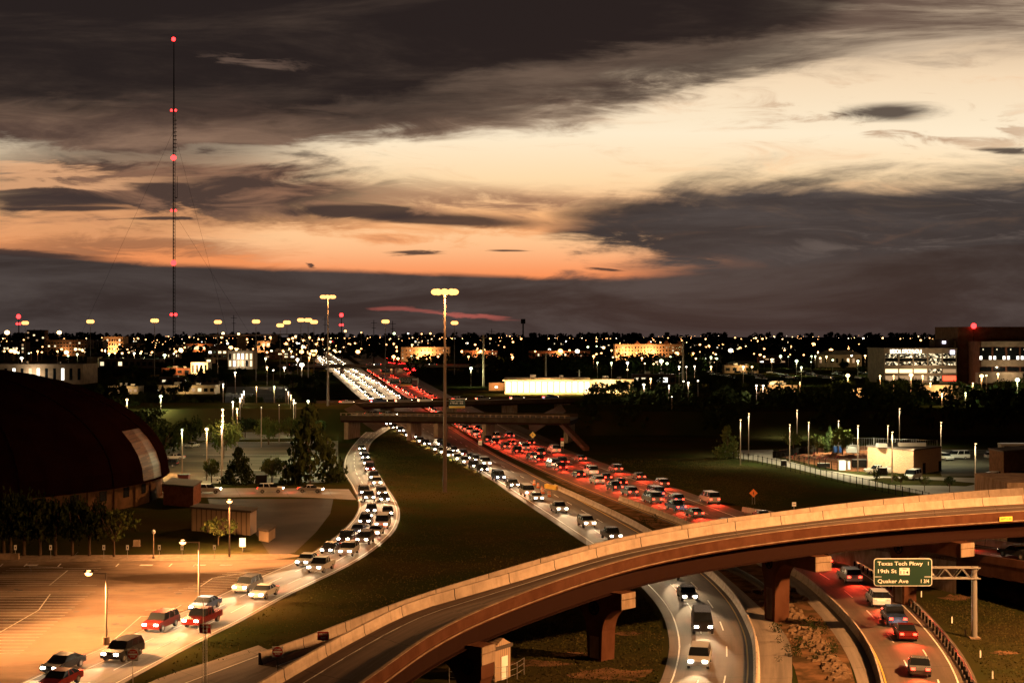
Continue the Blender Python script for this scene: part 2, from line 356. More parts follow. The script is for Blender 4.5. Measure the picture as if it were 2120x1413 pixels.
# ================================================================== GROUND
gm = MB(); N = 40
xs = [-9000, -3000, -1200, -600, -300, -100, 0, 100, 300, 600, 1200, 3000, 9000]; ys = [-200, 60, 200, 400, 800, 1600, 3200, 6400, 12000]
for yy in ys:
    for xx in xs: gm.v.append((xx, yy, -0.02))
for j in range(len(ys) - 1):
    for i in range(len(xs) - 1):
        a = j * len(xs) + i; gm.face([a, a + 1, a + 1 + len(xs), a + len(xs)], GRASS)
tag(gm.build('ground'), kind='structure')
def road(name, left, right, z, m, lines=(), step=4.0):
    mb, a, b = ribbon([P(*p) if len(p) > 1 and not isinstance(p, Vector) else p for p in left], [P(*p) if not isinstance(p, Vector) else p for p in right], z, m, step)
    o = mb.build(name); tag(o, kind='structure')
    # lines: (fraction across, dash or None, width, material)
    if lines:
        lm = MB()
        for fr, dash, w, mm in lines:
            c = [p.lerp(q, fr) for p, q in zip(a, b)]; c = resample(c, step=1.5); s_ = 0
            for i in range(1, len(c)):
                s_ += 1.5
                if dash and (s_ % dash[0]) > dash[1]: continue
                u, v = perp(c, i - 1) * w / 2, perp(c, i) * w / 2; up = Vector((0, 0, z + 0.006))
                lm.poly([c[i - 1] - u + up, c[i - 1] + u + up, c[i] + v + up, c[i] - v + up], mm)
        lm.build('lane_marking', o)
    return o, a, b
# frontage road at the left
FL = [(770, 884), (745, 905), (718, 940), (712, 975), (728, 1005), (742, 1040), (735, 1068), (700, 1105), (630, 1152), (520, 1200), (400, 1255), (250, 1322), (80, 1395), (-60, 1460)]
FR = [(812, 884), (775, 910), (763, 935), (775, 965), (800, 1005), (826, 1050), (822, 1090), (785, 1130), (720, 1172), (600, 1230), (500, 1285), (400, 1335), (265, 1408), (150, 1470)]
road('frontage_road', FL, FR, 0.012, CONC, [(.04, None, .12, WHITE), (.36, (9, 3), .12, WHITE), (.66, (9, 3), .12, WHITE), (.93, None, .12, WHITE)])
# westbound carriageway (towards the camera)
BL = [(815, 878), (900, 925), (1000, 983), (1100, 1050), (1210, 1125), (1300, 1190), (1362, 1255), (1385, 1320), (1378, 1380), (1350, 1440), (1290, 1500)]
BR = [(925, 876), (1010, 930), (1100, 978), (1200, 1030), (1330, 1100), (1440, 1168), (1510, 1232), (1550, 1300), (1562, 1360), (1560, 1430), (1540, 1500)]
_, bl, br = road('westbound_carriageway', BL, BR, 0.020, ASPH, [(.12, None, .14, WHITE), (.40, (12, 3), .13, WHITE), (.68, (12, 3), .13, WHITE), (.92, None, .14, YELLOW)])
# eastbound carriageway (away from the camera)
CL = [(925, 872), (1010, 922), (1120, 975), (1250, 1030), (1400, 1088), (1520, 1132), (1640, 1190), (1720, 1250), (1775, 1310), (1808, 1365), (1828, 1430), (1838, 1500)]
CR = [(1030, 866), (1100, 902), (1250, 958), (1400, 1010), (1540, 1060), (1700, 1122), (1800, 1172), (1880, 1230), (1950, 1300), (2000, 1365), (2030, 1430), (2045, 1500)]
_, cl, cr_ = road('eastbound_carriageway', CL, CR, 0.028, ASPH, [(.05, None, .14, YELLOW), (.33, (12, 3), .13, WHITE), (.60, (12, 3), .13, WHITE), (.80, None, .14, WHITE)])
# the same carriageways beyond the cross street bridges
road('westbound_carriageway', [(600, 699), (612, 712), (640, 738), (690, 775), (735, 815), (790, 862), (815, 878)], [(640, 698), (672, 712), (712, 738), (765, 775), (820, 812), (890, 855), (925, 876)], 0.021, ASPH, [(.25, (12, 3), .2, WHITE), (.75, (12, 3), .2, WHITE)], step=15)
road('eastbound_carriageway', [(655, 698), (690, 715), (735, 745), (775, 775), (830, 815), (880, 845), (925, 872)], [(690, 698), (740, 715), (790, 740), (850, 775), (920, 812), (975, 840), (1030, 866)], 0.029, ASPH, [(.3, (12, 3), .2, WHITE), (.7, (12, 3), .2, WHITE)], step=15)
# works strip between the carriageways
tag(ribbon([P(1130, 985), P(1230, 1035), P(1340, 1085), P(1450, 1150), P(1530, 1225), P(1590, 1300), P(1640, 1370), P(1660, 1450)], [P(1150, 985), P(1270, 1032), P(1400, 1085), P(1530, 1135), P(1640, 1195), P(1700, 1250), P(1740, 1310), P(1780, 1450)], 0.004, DIRT)[0].build('dirt_median'), kind='structure')
road('haul_road', [(1440, 1170), (1515, 1235), (1565, 1310), (1570, 1380), (1560, 1450)], [(1470, 1166), (1545, 1230), (1625, 1310), (1640, 1380), (1635, 1450)], 0.010, CONC)
road('old_shoulder', [(1520, 1140), (1620, 1200), (1690, 1265), (1745, 1340), (1775, 1413), (1790, 1500)], [(1535, 1134), (1650, 1192), (1730, 1255), (1785, 1320), (1822, 1400), (1840, 1500)], 0.014, CONC)
RE = random.Random(4)
for cx_, cy_, rx_, ry_ in ((1270, 1395, 95, 16), (1110, 1372, 70, 9), (1190, 1352, 60, 6), (1980, 1236, 40, 8), (1300, 1310, 30, 5), (2080, 1350, 30, 5)):
    mb = MB(); mb.poly([P(cx_ + rx_ * math.cos(a_ * .35) * RE.uniform(.55, 1.15), cy_ + ry_ * math.sin(a_ * .35) * RE.uniform(.5, 1.2)) for a_ in range(18)], DIRT); tag(mb.build('bare_earth'), kind='structure')
# side street, lots
road('side_street', [(300, 1012), (420, 1010), (600, 1010), (722, 1012)], [(300, 1030), (420, 1029), (600, 1028), (738, 1034)], 0.008, CONC)
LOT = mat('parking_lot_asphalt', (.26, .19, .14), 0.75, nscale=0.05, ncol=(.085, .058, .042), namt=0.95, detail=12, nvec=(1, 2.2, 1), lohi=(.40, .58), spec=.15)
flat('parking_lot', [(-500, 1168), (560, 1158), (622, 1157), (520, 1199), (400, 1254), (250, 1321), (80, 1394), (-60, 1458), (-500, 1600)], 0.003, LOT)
flat('curb_walk', [(-500, 1152), (600, 1146), (628, 1150), (560, 1158), (-500, 1168)], 0.014, CONCR)
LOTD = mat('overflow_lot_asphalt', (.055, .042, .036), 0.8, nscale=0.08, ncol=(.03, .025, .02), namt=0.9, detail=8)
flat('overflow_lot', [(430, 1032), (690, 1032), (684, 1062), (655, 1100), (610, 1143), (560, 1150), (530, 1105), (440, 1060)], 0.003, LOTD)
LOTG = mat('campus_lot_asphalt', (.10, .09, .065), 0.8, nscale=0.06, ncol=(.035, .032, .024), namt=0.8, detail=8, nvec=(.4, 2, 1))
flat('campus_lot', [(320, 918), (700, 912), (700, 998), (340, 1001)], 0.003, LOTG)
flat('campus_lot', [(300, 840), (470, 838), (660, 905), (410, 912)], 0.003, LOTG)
flat('campus_lot', [(470, 800), (595, 800), (640, 868), (460, 868)], 0.003, LOTG)
flat('verge', [(330, 1001), (700, 999), (722, 1011), (330, 1011)], 0.006, GRASS)
flat('yard_drive', [(1500, 932), (1600, 930), (1606, 947), (1700, 972), (1800, 985), (2010, 988), (2200, 985), (2200, 1040), (2010, 1040), (1850, 1012), (1760, 998), (1640, 968), (1560, 952), (1500, 944)], 0.004, CONC)
flat('yard_lawn', [(1795, 992), (1830, 988), (1960, 994), (2030, 1000), (2000, 1006), (1840, 1003)], 0.012, GRASS)
flat('works_yard', [(1612, 930), (1800, 922), (1800, 975), (1740, 974), (1620, 946)], 0.008, mat('red_gravel', (.20, .075, .035), 0.95, nscale=0.6, namt=0.7))
flat('vehicle_lot', [(1900, 930), (2200, 930), (2200, 985), (1950, 985), (1945, 972)], 0.003, LOTG)
# parking stall stripes (numbers of stripes are paint: one mesh per lot)
st = MB(); up = Vector((0, 0, 0.012))
def stripe(a, b, w=0.14):
    a, b = P(*a), P(*b); d = (b - a).normalized(); u = Vector((d.y, -d.x, 0)) * w / 2; st.poly([a - u + up, a + u + up, b + u + up, b - u + up], WHITE)
def lerp2(a, b, u): return (a[0] + (b[0] - a[0]) * u, a[1] + (b[1] - a[1]) * u)
for i in range(22):
    u = i / 21; y = 1224 + (1352 - 1224) * u ** 1.12
    stripe((-200, y), (192 - 150 * ((y - 1224) / 128) ** 1.0 if y > 1224 else 192, y))
for i in range(9): y = 1176 + 35 * (i / 8); stripe((20 - i * 8, y), (210 - i * 7, y), .1)
stripe((0, 1308), (80, 1262)); stripe((80, 1262), (104, 1229)); stripe((18, 1224), (198, 1224), .18); stripe((60, 1172), (130, 1174), .2); stripe((140, 1180), (102, 1211)); stripe((14, 1211), (200, 1211), .16)
stripe((228, 1330), (292, 1275)); stripe((292, 1275), (345, 1276)); stripe((300, 1262), (380, 1262)); stripe((375, 1252), (345, 1268)); stripe((235, 1331), (410, 1252), .18)
for i in range(12): y = 1182 + 40 * i / 11; stripe((560 - 9 * i, y), (470 - 10 * i, y + 3), .12)
stripe((590, 1172), (440, 1196)); stripe((440, 1196), (412, 1215))
for x in (0, 50, 120, 240, 350, 400): stripe((x, 1172), (x + 6, 1166), .18)
for x in (52, 290, 400, 455): stripe((x, 1169), (x + 26, 1169), .9)
for y in (915, 941, 973, 988): stripe((420, y), (690, y), .3)
for y in (806, 815, 824, 836, 848): stripe((505, y), (590, y), .3)
ck = MB(); RC = random.Random(8); TAR = mat('crack_sealant', (.03, .024, .02), .7)
for i in range(26):
    x, y = RC.uniform(-40, 560), RC.uniform(1172, 1300); 
    if x > 560 - (y - 1172) * 1.9: continue
    p = P(x, y); a_ = RC.choice([0, 0, 1.5, 1.2]) + RC.uniform(-.2, .2)
    for k in range(RC.randint(8, 26)):
        q_ = p + Vector((math.cos(a_), math.sin(a_), 0)) * RC.uniform(.5, 1.1); a_ += RC.uniform(-.35, .35)
        if (q_.x / q_.y) * F + CX > 560 - ((HY + F * H / q_.y) - 1172) * 1.9: break
        w_ = Vector((-math.sin(a_), math.cos(a_), 0)) * .05; ck.poly([p - w_ + up * .6, q_ - w_ + up * .6, q_ + w_ + up * .6, p + w_ + up * .6], TAR); p = q_
for i in range(60):
    x, y = RC.uniform(-40, 480), RC.uniform(1215, 1310)
    if x > 540 - (y - 1172) * 1.9: continue
    c_ = P(x, y) + up * .5; r_ = RC.uniform(.15, .5); ck.poly([c_ + Vector((math.cos(k * .8) * r_ * RC.uniform(.6, 1.2), math.sin(k * .8) * r_ * RC.uniform(.6, 1.2), 0)) for k in range(8)], TAR)
tag(ck.build('cracks_and_stains'), kind='structure')
st.build('stall_markings'); tag(bpy.data.objects['stall_markings'], kind='structure')
# ================================================================== BARRIERS along the roads
def barrier(path, name, label, prof=JERSEY, m=BAR, cat='barrier', lift=0.0):
    mb = MB(); sweep(mb, [p + Vector((0, 0, lift)) for p in path], prof, m); o = mb.build(name); return tag(o, label, cat)
barrier(spline([P(1148, 1010), P(1240, 1052), P(1330, 1098), P(1440, 1168), P(1512, 1232), P(1553, 1300), P(1566, 1360), P(1564, 1500)], 2), 'median_barrier', 'pale concrete barrier curving along the right edge of the westbound lanes')
barrier(spline([P(1282, 1035), P(1400, 1080), P(1520, 1130), P(1640, 1188), P(1718, 1250), P(1773, 1310), P(1806, 1365), P(1826, 1430), P(1836, 1500)], 2), 'median_barrier', 'concrete barrier curving along the left edge of the eastbound lanes')
barrier(spline([P(1450, 1158), P(1540, 1195), P(1600, 1235)], 2), 'median_barrier', 'short weathered barrier in the dirt between the carriageways', m=STEEL)
# ================================================================== FLYOVER RAMPS
A_far = [P(480, 1470, 3.0), P(602, 1397, 4.0), P(720, 1330, 4.8), P(843, 1269, 5.6), P(950, 1236, 6.4), P(1060, 1204, 7.2), P(1264, 1144, 8.4), P(1437, 1110, 9.2), P(1590, 1088, 9.7), P(1809, 1063, 10), P(2064, 1044, 10), P(2330, 1032, 10)]
A_near = [P(640, 1480, 3.9 + .85), P(752, 1412, 4.9 + .85), P(907, 1305, 6.2 + .85), P(1060, 1235, 7.3 + .85), P(1249, 1170, 8.4 + .85), P(1400, 1133, 9.1 + .85), P(1590, 1102, 9.7 + .85), P(1809, 1078, 10 + .85), P(2064, 1060, 10.85), P(2330, 1046, 10.85)]
A_near = [p - Vector((0, 0, .85)) for p in A_near]
WALL_IN = [(-.22, 0), (-.16, .95), (.16, .95), (.22, 0)]
def ramp(name, label, far, near, depth_girder=1.7, solid=False, farh=.95):
    root = thing(name, label, 'flyover ramp')
    mb, a, b = ribbon(far, near, 0.0, RAMP, 3)
    n = len(a)
    # slab: sides and underside
    for i in range(1, n):
        for e_ in (a, b):
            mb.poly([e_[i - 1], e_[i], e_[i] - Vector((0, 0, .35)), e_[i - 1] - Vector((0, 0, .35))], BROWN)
        mb.poly([a[i - 1] - Vector((0, 0, .35)), b[i - 1] - Vector((0, 0, .35)), b[i] - Vector((0, 0, .35)), a[i] - Vector((0, 0, .35))], CONCR)
    mb.build('deck', root)
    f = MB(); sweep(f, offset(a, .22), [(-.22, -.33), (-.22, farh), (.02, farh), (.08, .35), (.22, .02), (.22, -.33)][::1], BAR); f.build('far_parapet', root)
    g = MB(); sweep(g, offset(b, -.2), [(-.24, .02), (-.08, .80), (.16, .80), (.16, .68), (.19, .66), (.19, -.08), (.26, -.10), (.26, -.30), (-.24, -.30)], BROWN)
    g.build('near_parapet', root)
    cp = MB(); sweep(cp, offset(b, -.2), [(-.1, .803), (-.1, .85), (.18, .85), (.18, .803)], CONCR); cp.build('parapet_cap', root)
    fl = MB(); sweep(fl, offset(b, -.2), [(.262, -.12), (.262, -.2), (.33, -.2), (.33, -.12)], CONCR); fl.build('drip_edge', root)
    for fr, w in ((.26, .14), (.86, .14)):
        wl = MB()
        c = [p.lerp(q, fr) + Vector((0, 0, .006)) for p, q in zip(a, b)]
        for i in range(1, n):
            u, v = perp(c, i - 1) * w / 2, perp(c, i) * w / 2; wl.poly([c[i - 1] - u, c[i - 1] + u, c[i] + v, c[i] - v], WHITE)
        wl.build('lane_line', root)
    if not solid:
        for fr in (.12, .5, .88):
            c = [p.lerp(q, fr) - Vector((0, 0, .42)) for p, q in zip(a, b)]
            gb = MB(); sweep(gb, c, [(-.35, 0), (.35, 0), (.35, -.12), (.05, -.14), (.05, -depth_girder + .1), (.35, -depth_girder + .06), (.35, -depth_girder), (-.35, -depth_girder), (-.35, -depth_girder + .06), (-.05, -depth_girder + .1), (-.05, -.14), (-.35, -.12)], STEEL)
            gb.build('girder', root)
    else:
        sd = MB()
        for e_ in (a, b):
            for i in range(1, n):
                sd.poly([e_[i - 1] - Vector((0, 0, .36)), e_[i] - Vector((0, 0, .36)), Vector((e_[i].x, e_[i].y, -.1)), Vector((e_[i - 1].x, e_[i - 1].y, -.1))], CONCR)
        sd.build('retaining_wall', root)
    return root, a, b
rA, aA, bA = ramp('flyover_ramp', 'long curved concrete flyover with brown girders sweeping across the foreground', A_far, A_near)
B_far = [P(535, 1372, .15), P(640, 1334, .5), P(760, 1288, 1.3), P(870, 1248, 2.3), P(1000, 1208, 3.8), P(1130, 1170, 5.3), P(1264, 1134, 6.6), P(1437, 1099, 7.8), P(1590, 1078, 8.4), P(1809, 1050, 8.9), P(2064, 1027, 9.1), P(2330, 1012, 9.1)]
B_near = []
for i, p in enumerate(B_far):
    w = perp(B_far, i); B_near.append(p + w * 8.2)
rB, aB, bB = ramp('entrance_ramp', 'lower concrete ramp behind the flyover with a pale parapet, descending to the left', B_far, B_near, 1.4)
# approach of the lower ramp on the ground
road('ramp_approach', [(250, 1440), (330, 1403), (430, 1370), (535, 1335)], [(500, 1500), (560, 1465), (600, 1440), (660, 1395)], 0.03, CONC, [(.22, None, .14, WHITE)])
def pier(colpx, end_near, end_far, ztop, cw=2.0, th=1.8, R=2.2, label='', two=None, zb=0):
    """hammerhead pier: columns flaring into a cap; the outline is cut in the plane across the deck"""
    e0, e1 = Vector(end_near), Vector(end_far); e0.z = e1.z = 0; ax = (e1 - e0); Ln = ax.length; ax.normalize(); tn = Vector((-ax.y, ax.x, 0))
    cols = sorted([max(cw / 2 + .4, min(Ln - cw / 2 - .4, (Vector((c.x, c.y, 0)) - e0).dot(ax))) for c in colpx]); zc = ztop - 1.5
    low = []
    n = int(Ln / .12)
    for i in range(n + 1):
        s_ = Ln * i / n; z = zc + .12 * 0
        for c in cols:
            e_ = abs(s_ - c) - cw / 2
            if e_ <= 0: z = zb; break
            if e_ < R: z = min(z, zc - (R - math.sqrt(max(0, R * R - (R - e_) ** 2))) * 1.15)
        low.append((s_, z))
    pts = [(0, ztop), *low, (Ln, ztop)]
    cln = []
    for p in pts:
        if not cln or p != cln[-1]: cln.append(p)
    root = thing('bridge_pier', label, 'bridge pier', (e0.x, e0.y, 0))
    mb = MB(); mb.prism([ax * s_ + Vector((0, 0, z)) - tn * th / 2 for s_, z in cln], tn * th, BROWN); mb.build('pier_body', root)
    for s0 in (0, 1):
        c = MB(); b0 = ax * (0 if not s0 else Ln); o = -ax * .12 if not s0 else ax * .12
        for za, zb_ in ((ztop - .55, ztop - .02), (ztop - 1.45, ztop - .62)):
            c.prism([b0 - tn * (th / 2 + .06) + Vector((0, 0, za)), b0 + tn * (th / 2 + .06) + Vector((0, 0, za)), b0 + tn * (th / 2 + .06) + Vector((0, 0, zb_)), b0 - tn * (th / 2 + .06) + Vector((0, 0, zb_))], o, CONCR)
        c.build('cap_end', root)
    for c_ in cols:
        for sgn in (-1, 1):
            # inset panel and star medallion on both faces
            pn = MB(); f0 = tn * sgn * (th / 2 + .03); cc = ax * c_
            pn.prism([cc - ax * .55 + f0 + Vector((0, 0, zb + .2)), cc + ax * .55 + f0 + Vector((0, 0, zb + .2)), cc + ax * .55 + f0 + Vector((0, 0, max(zb + 1, zc - R - .6))), cc - ax * .55 + f0 + Vector((0, 0, max(zb + 1, zc - R - .6)))], tn * sgn * -.025, CONCR); pn.build('column_panel', root)
            md = MB(); ctr = cc + f0 + Vector((0, 0, zc - .2)); up_ = Vector((0, 0, 1)); k = 20; off = tn * sgn * .08
            for i in range(k):
                a0, a1 = 2 * math.pi * i / k, 2 * math.pi * (i + 1) / k
                r = lambda a_, q: ctr + (ax * math.cos(a_) + up_ * math.sin(a_)) * q
                md.prism([r(a0, .52), r(a1, .52), r(a1, .64), r(a0, .64)], off, DARK)
            sp_ = [ctr + (ax * math.sin(math.pi * i / 5) + up_ * math.cos(math.pi * i / 5)) * (.5 if i % 2 == 0 else .2) for i in range(10)]
            md.prism(sp_, off, DARK); md.build('star_medallion', root)
    return root
def across(px):
    """near and far ends of the deck under a picture column"""
    best = min(range(len(bA)), key=lambda i: abs((bA[i].x / bA[i].y) * F + CX - px)); w = perp(bA, best); q = bA[best]
    j = min(range(len(aA)), key=lambda i: (aA[i] - q).cross(w).length); return q + (q - aA[j]).normalized() * .3, aA[j], q.z
for k, (px, cols, lab) in enumerate(((985, [(925, 1475)], 'bridge pier beside the corrugated shed at the bottom, its star medallion lit'), (1275, [(1212, 1370)], 'single column bridge pier standing in the dark lawn left of the westbound lanes'),
                            (1700, [(1643, 1272), (1612, 1248)], 'twin column bridge pier in the dirt between the two carriageways'), (1998, [(1945, 1218), (1885, 1196)], 'twin column bridge pier behind the green guide sign'))):
    n_, f_, z = across(px); pier([P(*c) for c in cols], n_, f_, z - 2.12, label=lab, cw=1.9)
# clearance plate on the flyover
i = min(range(len(bA)), key=lambda i: abs((bA[i].x / bA[i].y) * F + CX - 2076)); q = bA[i]
cs = thing('clearance_sign', 'small yellow clearance plate fixed to the outer face of the flyover', 'sign', (q.x, q.y - .25, q.z + .1)); tn_ = perp(bA, i); cs.rotation_euler[2] = math.atan2(tn_.x, -tn_.y)
MB().box(-.85, .85, -.05, .0, -.22, .28, SYELLOW).build('plate', cs); lettering(cs, '18 FT 11 IN', .3, BLACK, 0, .03, -.06, 1.4)
# ================================================================== EXIT RAMP at the right, on a retaining wall
D_near = [P(1540, 1074, .1), P(1620, 1098, 1.2), P(1707, 1118, 2.4), P(1860, 1138, 3.4), P(1990, 1156, 4.2), P(2140, 1180, 4.8), P(2330, 1212, 5.2)]
D_far = [P(1540, 1058, .1), P(1620, 1072, 1.2), P(1707, 1090, 2.4), P(1860, 1108, 3.4), P(1990, 1122, 4.2), P(2140, 1140, 4.8), P(2330, 1160, 5.2)]
dr = thing('exit_ramp', 'exit ramp road raised on a stained retaining wall at the right', 'ramp')
mb, dA, dB = ribbon(D_far, D_near, 0.0, ASPH, 3); 
for e_ in (dA, dB):
    for i in range(1, len(dA)):
        zz = -.1 if (e_[i].x / e_[i].y) * F + CX < 1985 or e_ is dA else max(0, e_[i].z - 1.6)
        mb.poly([e_[i - 1], e_[i], Vector((e_[i].x, e_[i].y, zz)), Vector((e_[i - 1].x, e_[i - 1].y, zz))], CONCR if zz < 0 else BROWN)
mb.build('ramp_body', dr)
m_ = MB(); sweep(m_, offset(dB, -.2), [(-.2, 0), (-.1, .8), (.12, .8), (.2, 0), (.2, -.4), (-.2, -.4)], BROWN); m_.build('near_parapet', dr)
m_ = MB(); sweep(m_, offset(dA, .2), [(-.2, 0), (-.1, .8), (.12, .8), (.2, 0)], BAR); m_.build('far_parapet', dr)
m_ = MB()
for fr in (.12, .5, .9):
    m_ = MB()
    c = [p.lerp(q_, fr) + Vector((0, 0, .008)) for p, q_ in zip(dA, dB)]
    for i in range(1, len(c)):
        if fr == .5 and i % 4: continue
        u, v = perp(c, i - 1) * .07, perp(c, i) * .07; m_.poly([c[i - 1] - u, c[i - 1] + u, c[i] + v, c[i] - v], WHITE)
    m_.build('lane_line', dr)
bk = MB(); a_, b_ = P(2085, 1135), P(2300, 1135); bk.box(a_.x, b_.x, a_.y, a_.y + 14, 0, 9.2, CONCR)
tag(bk.build('bridge_abutment'), 'tall plain concrete abutment wall below the flyover at the right edge', 'abutment')
# embankment under the exit bridge
eb = MB(); pts = [P(1985, 1195), P(2330, 1330), P(2330, 1240), P(2000, 1168)]
eb.poly([P(1985, 1200), P(2330, 1345), P(2330, 1275) + Vector((0, 0, 3.2)), P(2010, 1175) + Vector((0, 0, 2.6))], DIRT); o = eb.build('embankment'); tag(o, kind='structure')
# ================================================================== GUARD RAIL with posts, delineators
gp = spline([P(1690, 1128), P(1800, 1180), P(1885, 1238), P(1955, 1305), P(2010, 1375), P(2040, 1430)], 1.9)
gr = thing('guard_rail', 'steel guard rail curving beside the eastbound shoulder at the right', 'guard rail')
m_ = MB(); sweep(m_, [p + Vector((0, 0, .45)) for p in offset(gp, .9)], [(-.03, 0), (.02, .08), (-.03, .16), (.02, .24), (-.03, .32), (-.06, .32), (-.06, 0)], GALV); m_.build('rail', gr)
pm = MB().box(-.09, .09, -.09, .09, 0, .75, DARK).mesh('post')
for i, p in enumerate(offset(gp, 1.1)):
    link('post', pm, gr, p)
for i, (x, y) in enumerate(((1732, 1148), (1893, 1235), (1955, 1289), (1982, 1316), (2012, 1360), (2036, 1404))):
    o = MB().box(-.06, .06, -.02, .02, 0, .62, SWHITE).box(-.045, .045, -.022, .022, .62, .7, WHITE).build('delineator_post', None, P(x, y) + Vector((.8, 0, 0)))
    tag(o, f'slim white delineator post behind the guard rail, {nth(i)} counting from the flyover', 'delineator', 'delineator posts along the guard rail')
# ================================================================== SIGNS
def post_sign(x, y, d, label, kind):
    c = D(x, y, d); root = thing('road_sign', label, 'sign', (c.x, c.y, 0)); z = c.z
    MB().tube((0, 0, 0), (0, 0, z + .3), .045, .045, GALV, 6).build('post', root)
    if kind == 'dne':
        MB().box(-.46, .46, -.04, -.02, z - .46, z + .46, SWHITE).build('plate', root)
        mb = MB(); mb.prism([(.43 * math.cos(i * math.pi / 14), -.045, z + .43 * math.sin(i * math.pi / 14)) for i in range(28)], (0, -.006, 0), SRED); mb.build('red_disc', root)
        MB().box(-.36, .36, -.06, -.052, z - .07, z + .07, SWHITE).build('white_bar', root)
        lettering(root, 'DO NOT', .2, SWHITE, 0, z + .2, -.057, .5); lettering(root, 'ENTER', .2, SWHITE, 0, z - .2, -.057, .45)
    elif kind == 'ww':
        MB().box(-.5, .5, -.04, -.02, z - .4, z + .4, SWHITE).build('plate', root); MB().box(-.46, .46, -.05, -.041, z - .36, z + .36, SRED).build('red_field', root)
        lettering(root, 'WRONG', .27, SWHITE, 0, z + .15, -.056, .74); lettering(root, 'WAY', .27, SWHITE, 0, z - .17, -.056, .46)
    return root
s1 = post_sign(275, 1353, 122, 'red DO NOT ENTER sign over a star shaped plate beside the frontage road', 'dne')
c = D(275, 1353, 122); mb = MB(); mb.prism([((.72 if i % 2 == 0 else .5) * math.sin(i * math.pi / 5), -.012, c.z + (.72 if i % 2 == 0 else .5) * math.cos(i * math.pi / 5)) for i in range(10)], (0, .02, 0), GALV); mb.build('star_backplate', s1)
s2 = post_sign(425, 1300, 123, 'red WRONG WAY sign on a tall ladder like double post on the grass slope', 'ww')
c = D(425, 1300, 123); mb = MB()
for x in (-.16, .16): mb.box(x - .02, x + .02, -.1, -.06, 0, c.z + 2.2 * (x < 0) + .3, SWHITE)
for i in range(16): mb.box(-.14, .14, -.095, -.065, .2 + i * .25, .23 + i * .25, GALV)
mb.build('ladder_post', s2)
post_sign(575, 1348, 121, 'square plate DO NOT ENTER sign beside the lower ramp', 'dne')
post_sign(669, 1315, 126, 'red WRONG WAY sign on the lower ramp, just above the flyover parapet', 'ww')
# guide sign on a cantilever gantry
g0 = P(2017, 1320); dg = g0.y; sx = lambda px: (px - CX) / F * dg; sz = lambda py: H - (py - HY) * dg / F
gs = thing('sign_gantry', 'cantilever steel gantry with one post at the right roadside', 'gantry', (g0.x, dg, 0))
MB().tube((0, 0, 0), (0, 0, sz(1172)), .3, .26, GALV, 12).box(-.5, .5, -.5, .5, 0, .12, CONCR).build('post', gs)
tr = MB(); x0 = sx(1815) - g0.x
for zz in (sz(1174), sz(1196)):
    for yy in (-.35, .35): tr.tube((x0, yy, zz), (.5, yy, zz), .07, .07, GALV, 6)
k = 12
for i in range(k):
    xa, xb = x0 + (.4 - x0) * i / k, x0 + (.4 - x0) * (i + 1) / k
    for yy in (-.35, .35): tr.tube((xa, yy, sz(1196) if i % 2 else sz(1174)), (xb, yy, sz(1174) if i % 2 else sz(1196)), .04, .04, GALV, 5)
    tr.tube((xa, -.35, sz(1174)), (xa, .35, sz(1174)), .03, .03, GALV, 5)
tr.build('truss', gs)
gx = (sx(1806) + sx(1926)) / 2; gw = sx(1926) - sx(1806); gz0, gz1 = sz(1210), sz(1153); gh = gz1 - gz0
gd = thing('guide_sign', 'large green highway guide sign reading Texas Tech Pkwy, 19th St and Quaker Ave', 'sign', (gx, dg - .6, (gz0 + gz1) / 2))
def rrect(w, h, r, y, t_, m):
    pts = []
    for cx_, cz_, a0 in ((w / 2 - r, h / 2 - r, 0), (-w / 2 + r, h / 2 - r, 90), (-w / 2 + r, -h / 2 + r, 180), (w / 2 - r, -h / 2 + r, 270)):
        for k_ in range(5): a_ = math.radians(a0 + k_ * 22.5); pts.append((cx_ + r * math.cos(a_), y, cz_ + r * math.sin(a_)))
    mb = MB(); mb.prism(pts, (0, t_, 0), m); return mb
rrect(gw, gh, .3, 0, .05, SWHITE).build('border', gd); rrect(gw - .12, gh - .12, .26, -.02, .015, SGREEN).build('panel', gd)
u = gw / 122
lettering(gd, 'Texas Tech Pkwy', .52, SWHITE, (1860 - 1866) * u, (1182 - 1164) * u, -.035, 95 * u); lettering(gd, '1', .48, SWHITE, (1919 - 1866) * u, (1182 - 1164) * u, -.035)
lettering(gd, '19th St', .52, SWHITE, (1833 - 1866) * u, (1182 - 1180) * u, -.035, 39 * u); lettering(gd, 'Quaker Ave', .52, SWHITE, (1845 - 1866) * u, (1182 - 1201) * u, -.035, 64 * u)
lettering(gd, '1 3/4', .5, SWHITE, (1912 - 1866) * u, (1182 - 1201) * u, -.035, 17 * u)
MB().box(3 * u - .5, 3 * u + .5, -.04, -.025, -.28 + .1, .52 + .0, SWHITE).build('route_shield', gd, (0.0, 0, -.08)); lettering(gd, '114', .42, BLACK, 3 * u, -.03, -.05, .8); lettering(gd, 'TEXAS', .14, BLACK, 3 * u, .32, -.05)
for xa, xb in ((-60, -45), (45, 60)): MB().box(xa * u, xb * u, -.03, -.022, -10 * u, -9 * u, SWHITE).build('divider_line', gd)
def diamond(x, y, d, s, label, m):
    c = D(x, y, d); root = thing('warning_sign', label, 'sign', (c.x, c.y, 0)); z = c.z
    for q_ in (-s * .3, s * .3): MB().tube((q_, .03, 0), (q_, .03, z), .04, .04, GALV, 5).build('post', root)
    mb = MB(); mb.prism([(0, 0, z + s), (s, 0, z), (0, 0, z - s), (-s, 0, z)], (0, .03, 0), m); mb.build('plate', root)
    mb = MB(); mb.prism([(0, -.012, z + s * .45), (s * .12, -.012, z), (0, -.012, z - s * .5), (-s * .12, -.012, z)], (0, .01, 0), BLACK); mb.build('symbol', root)
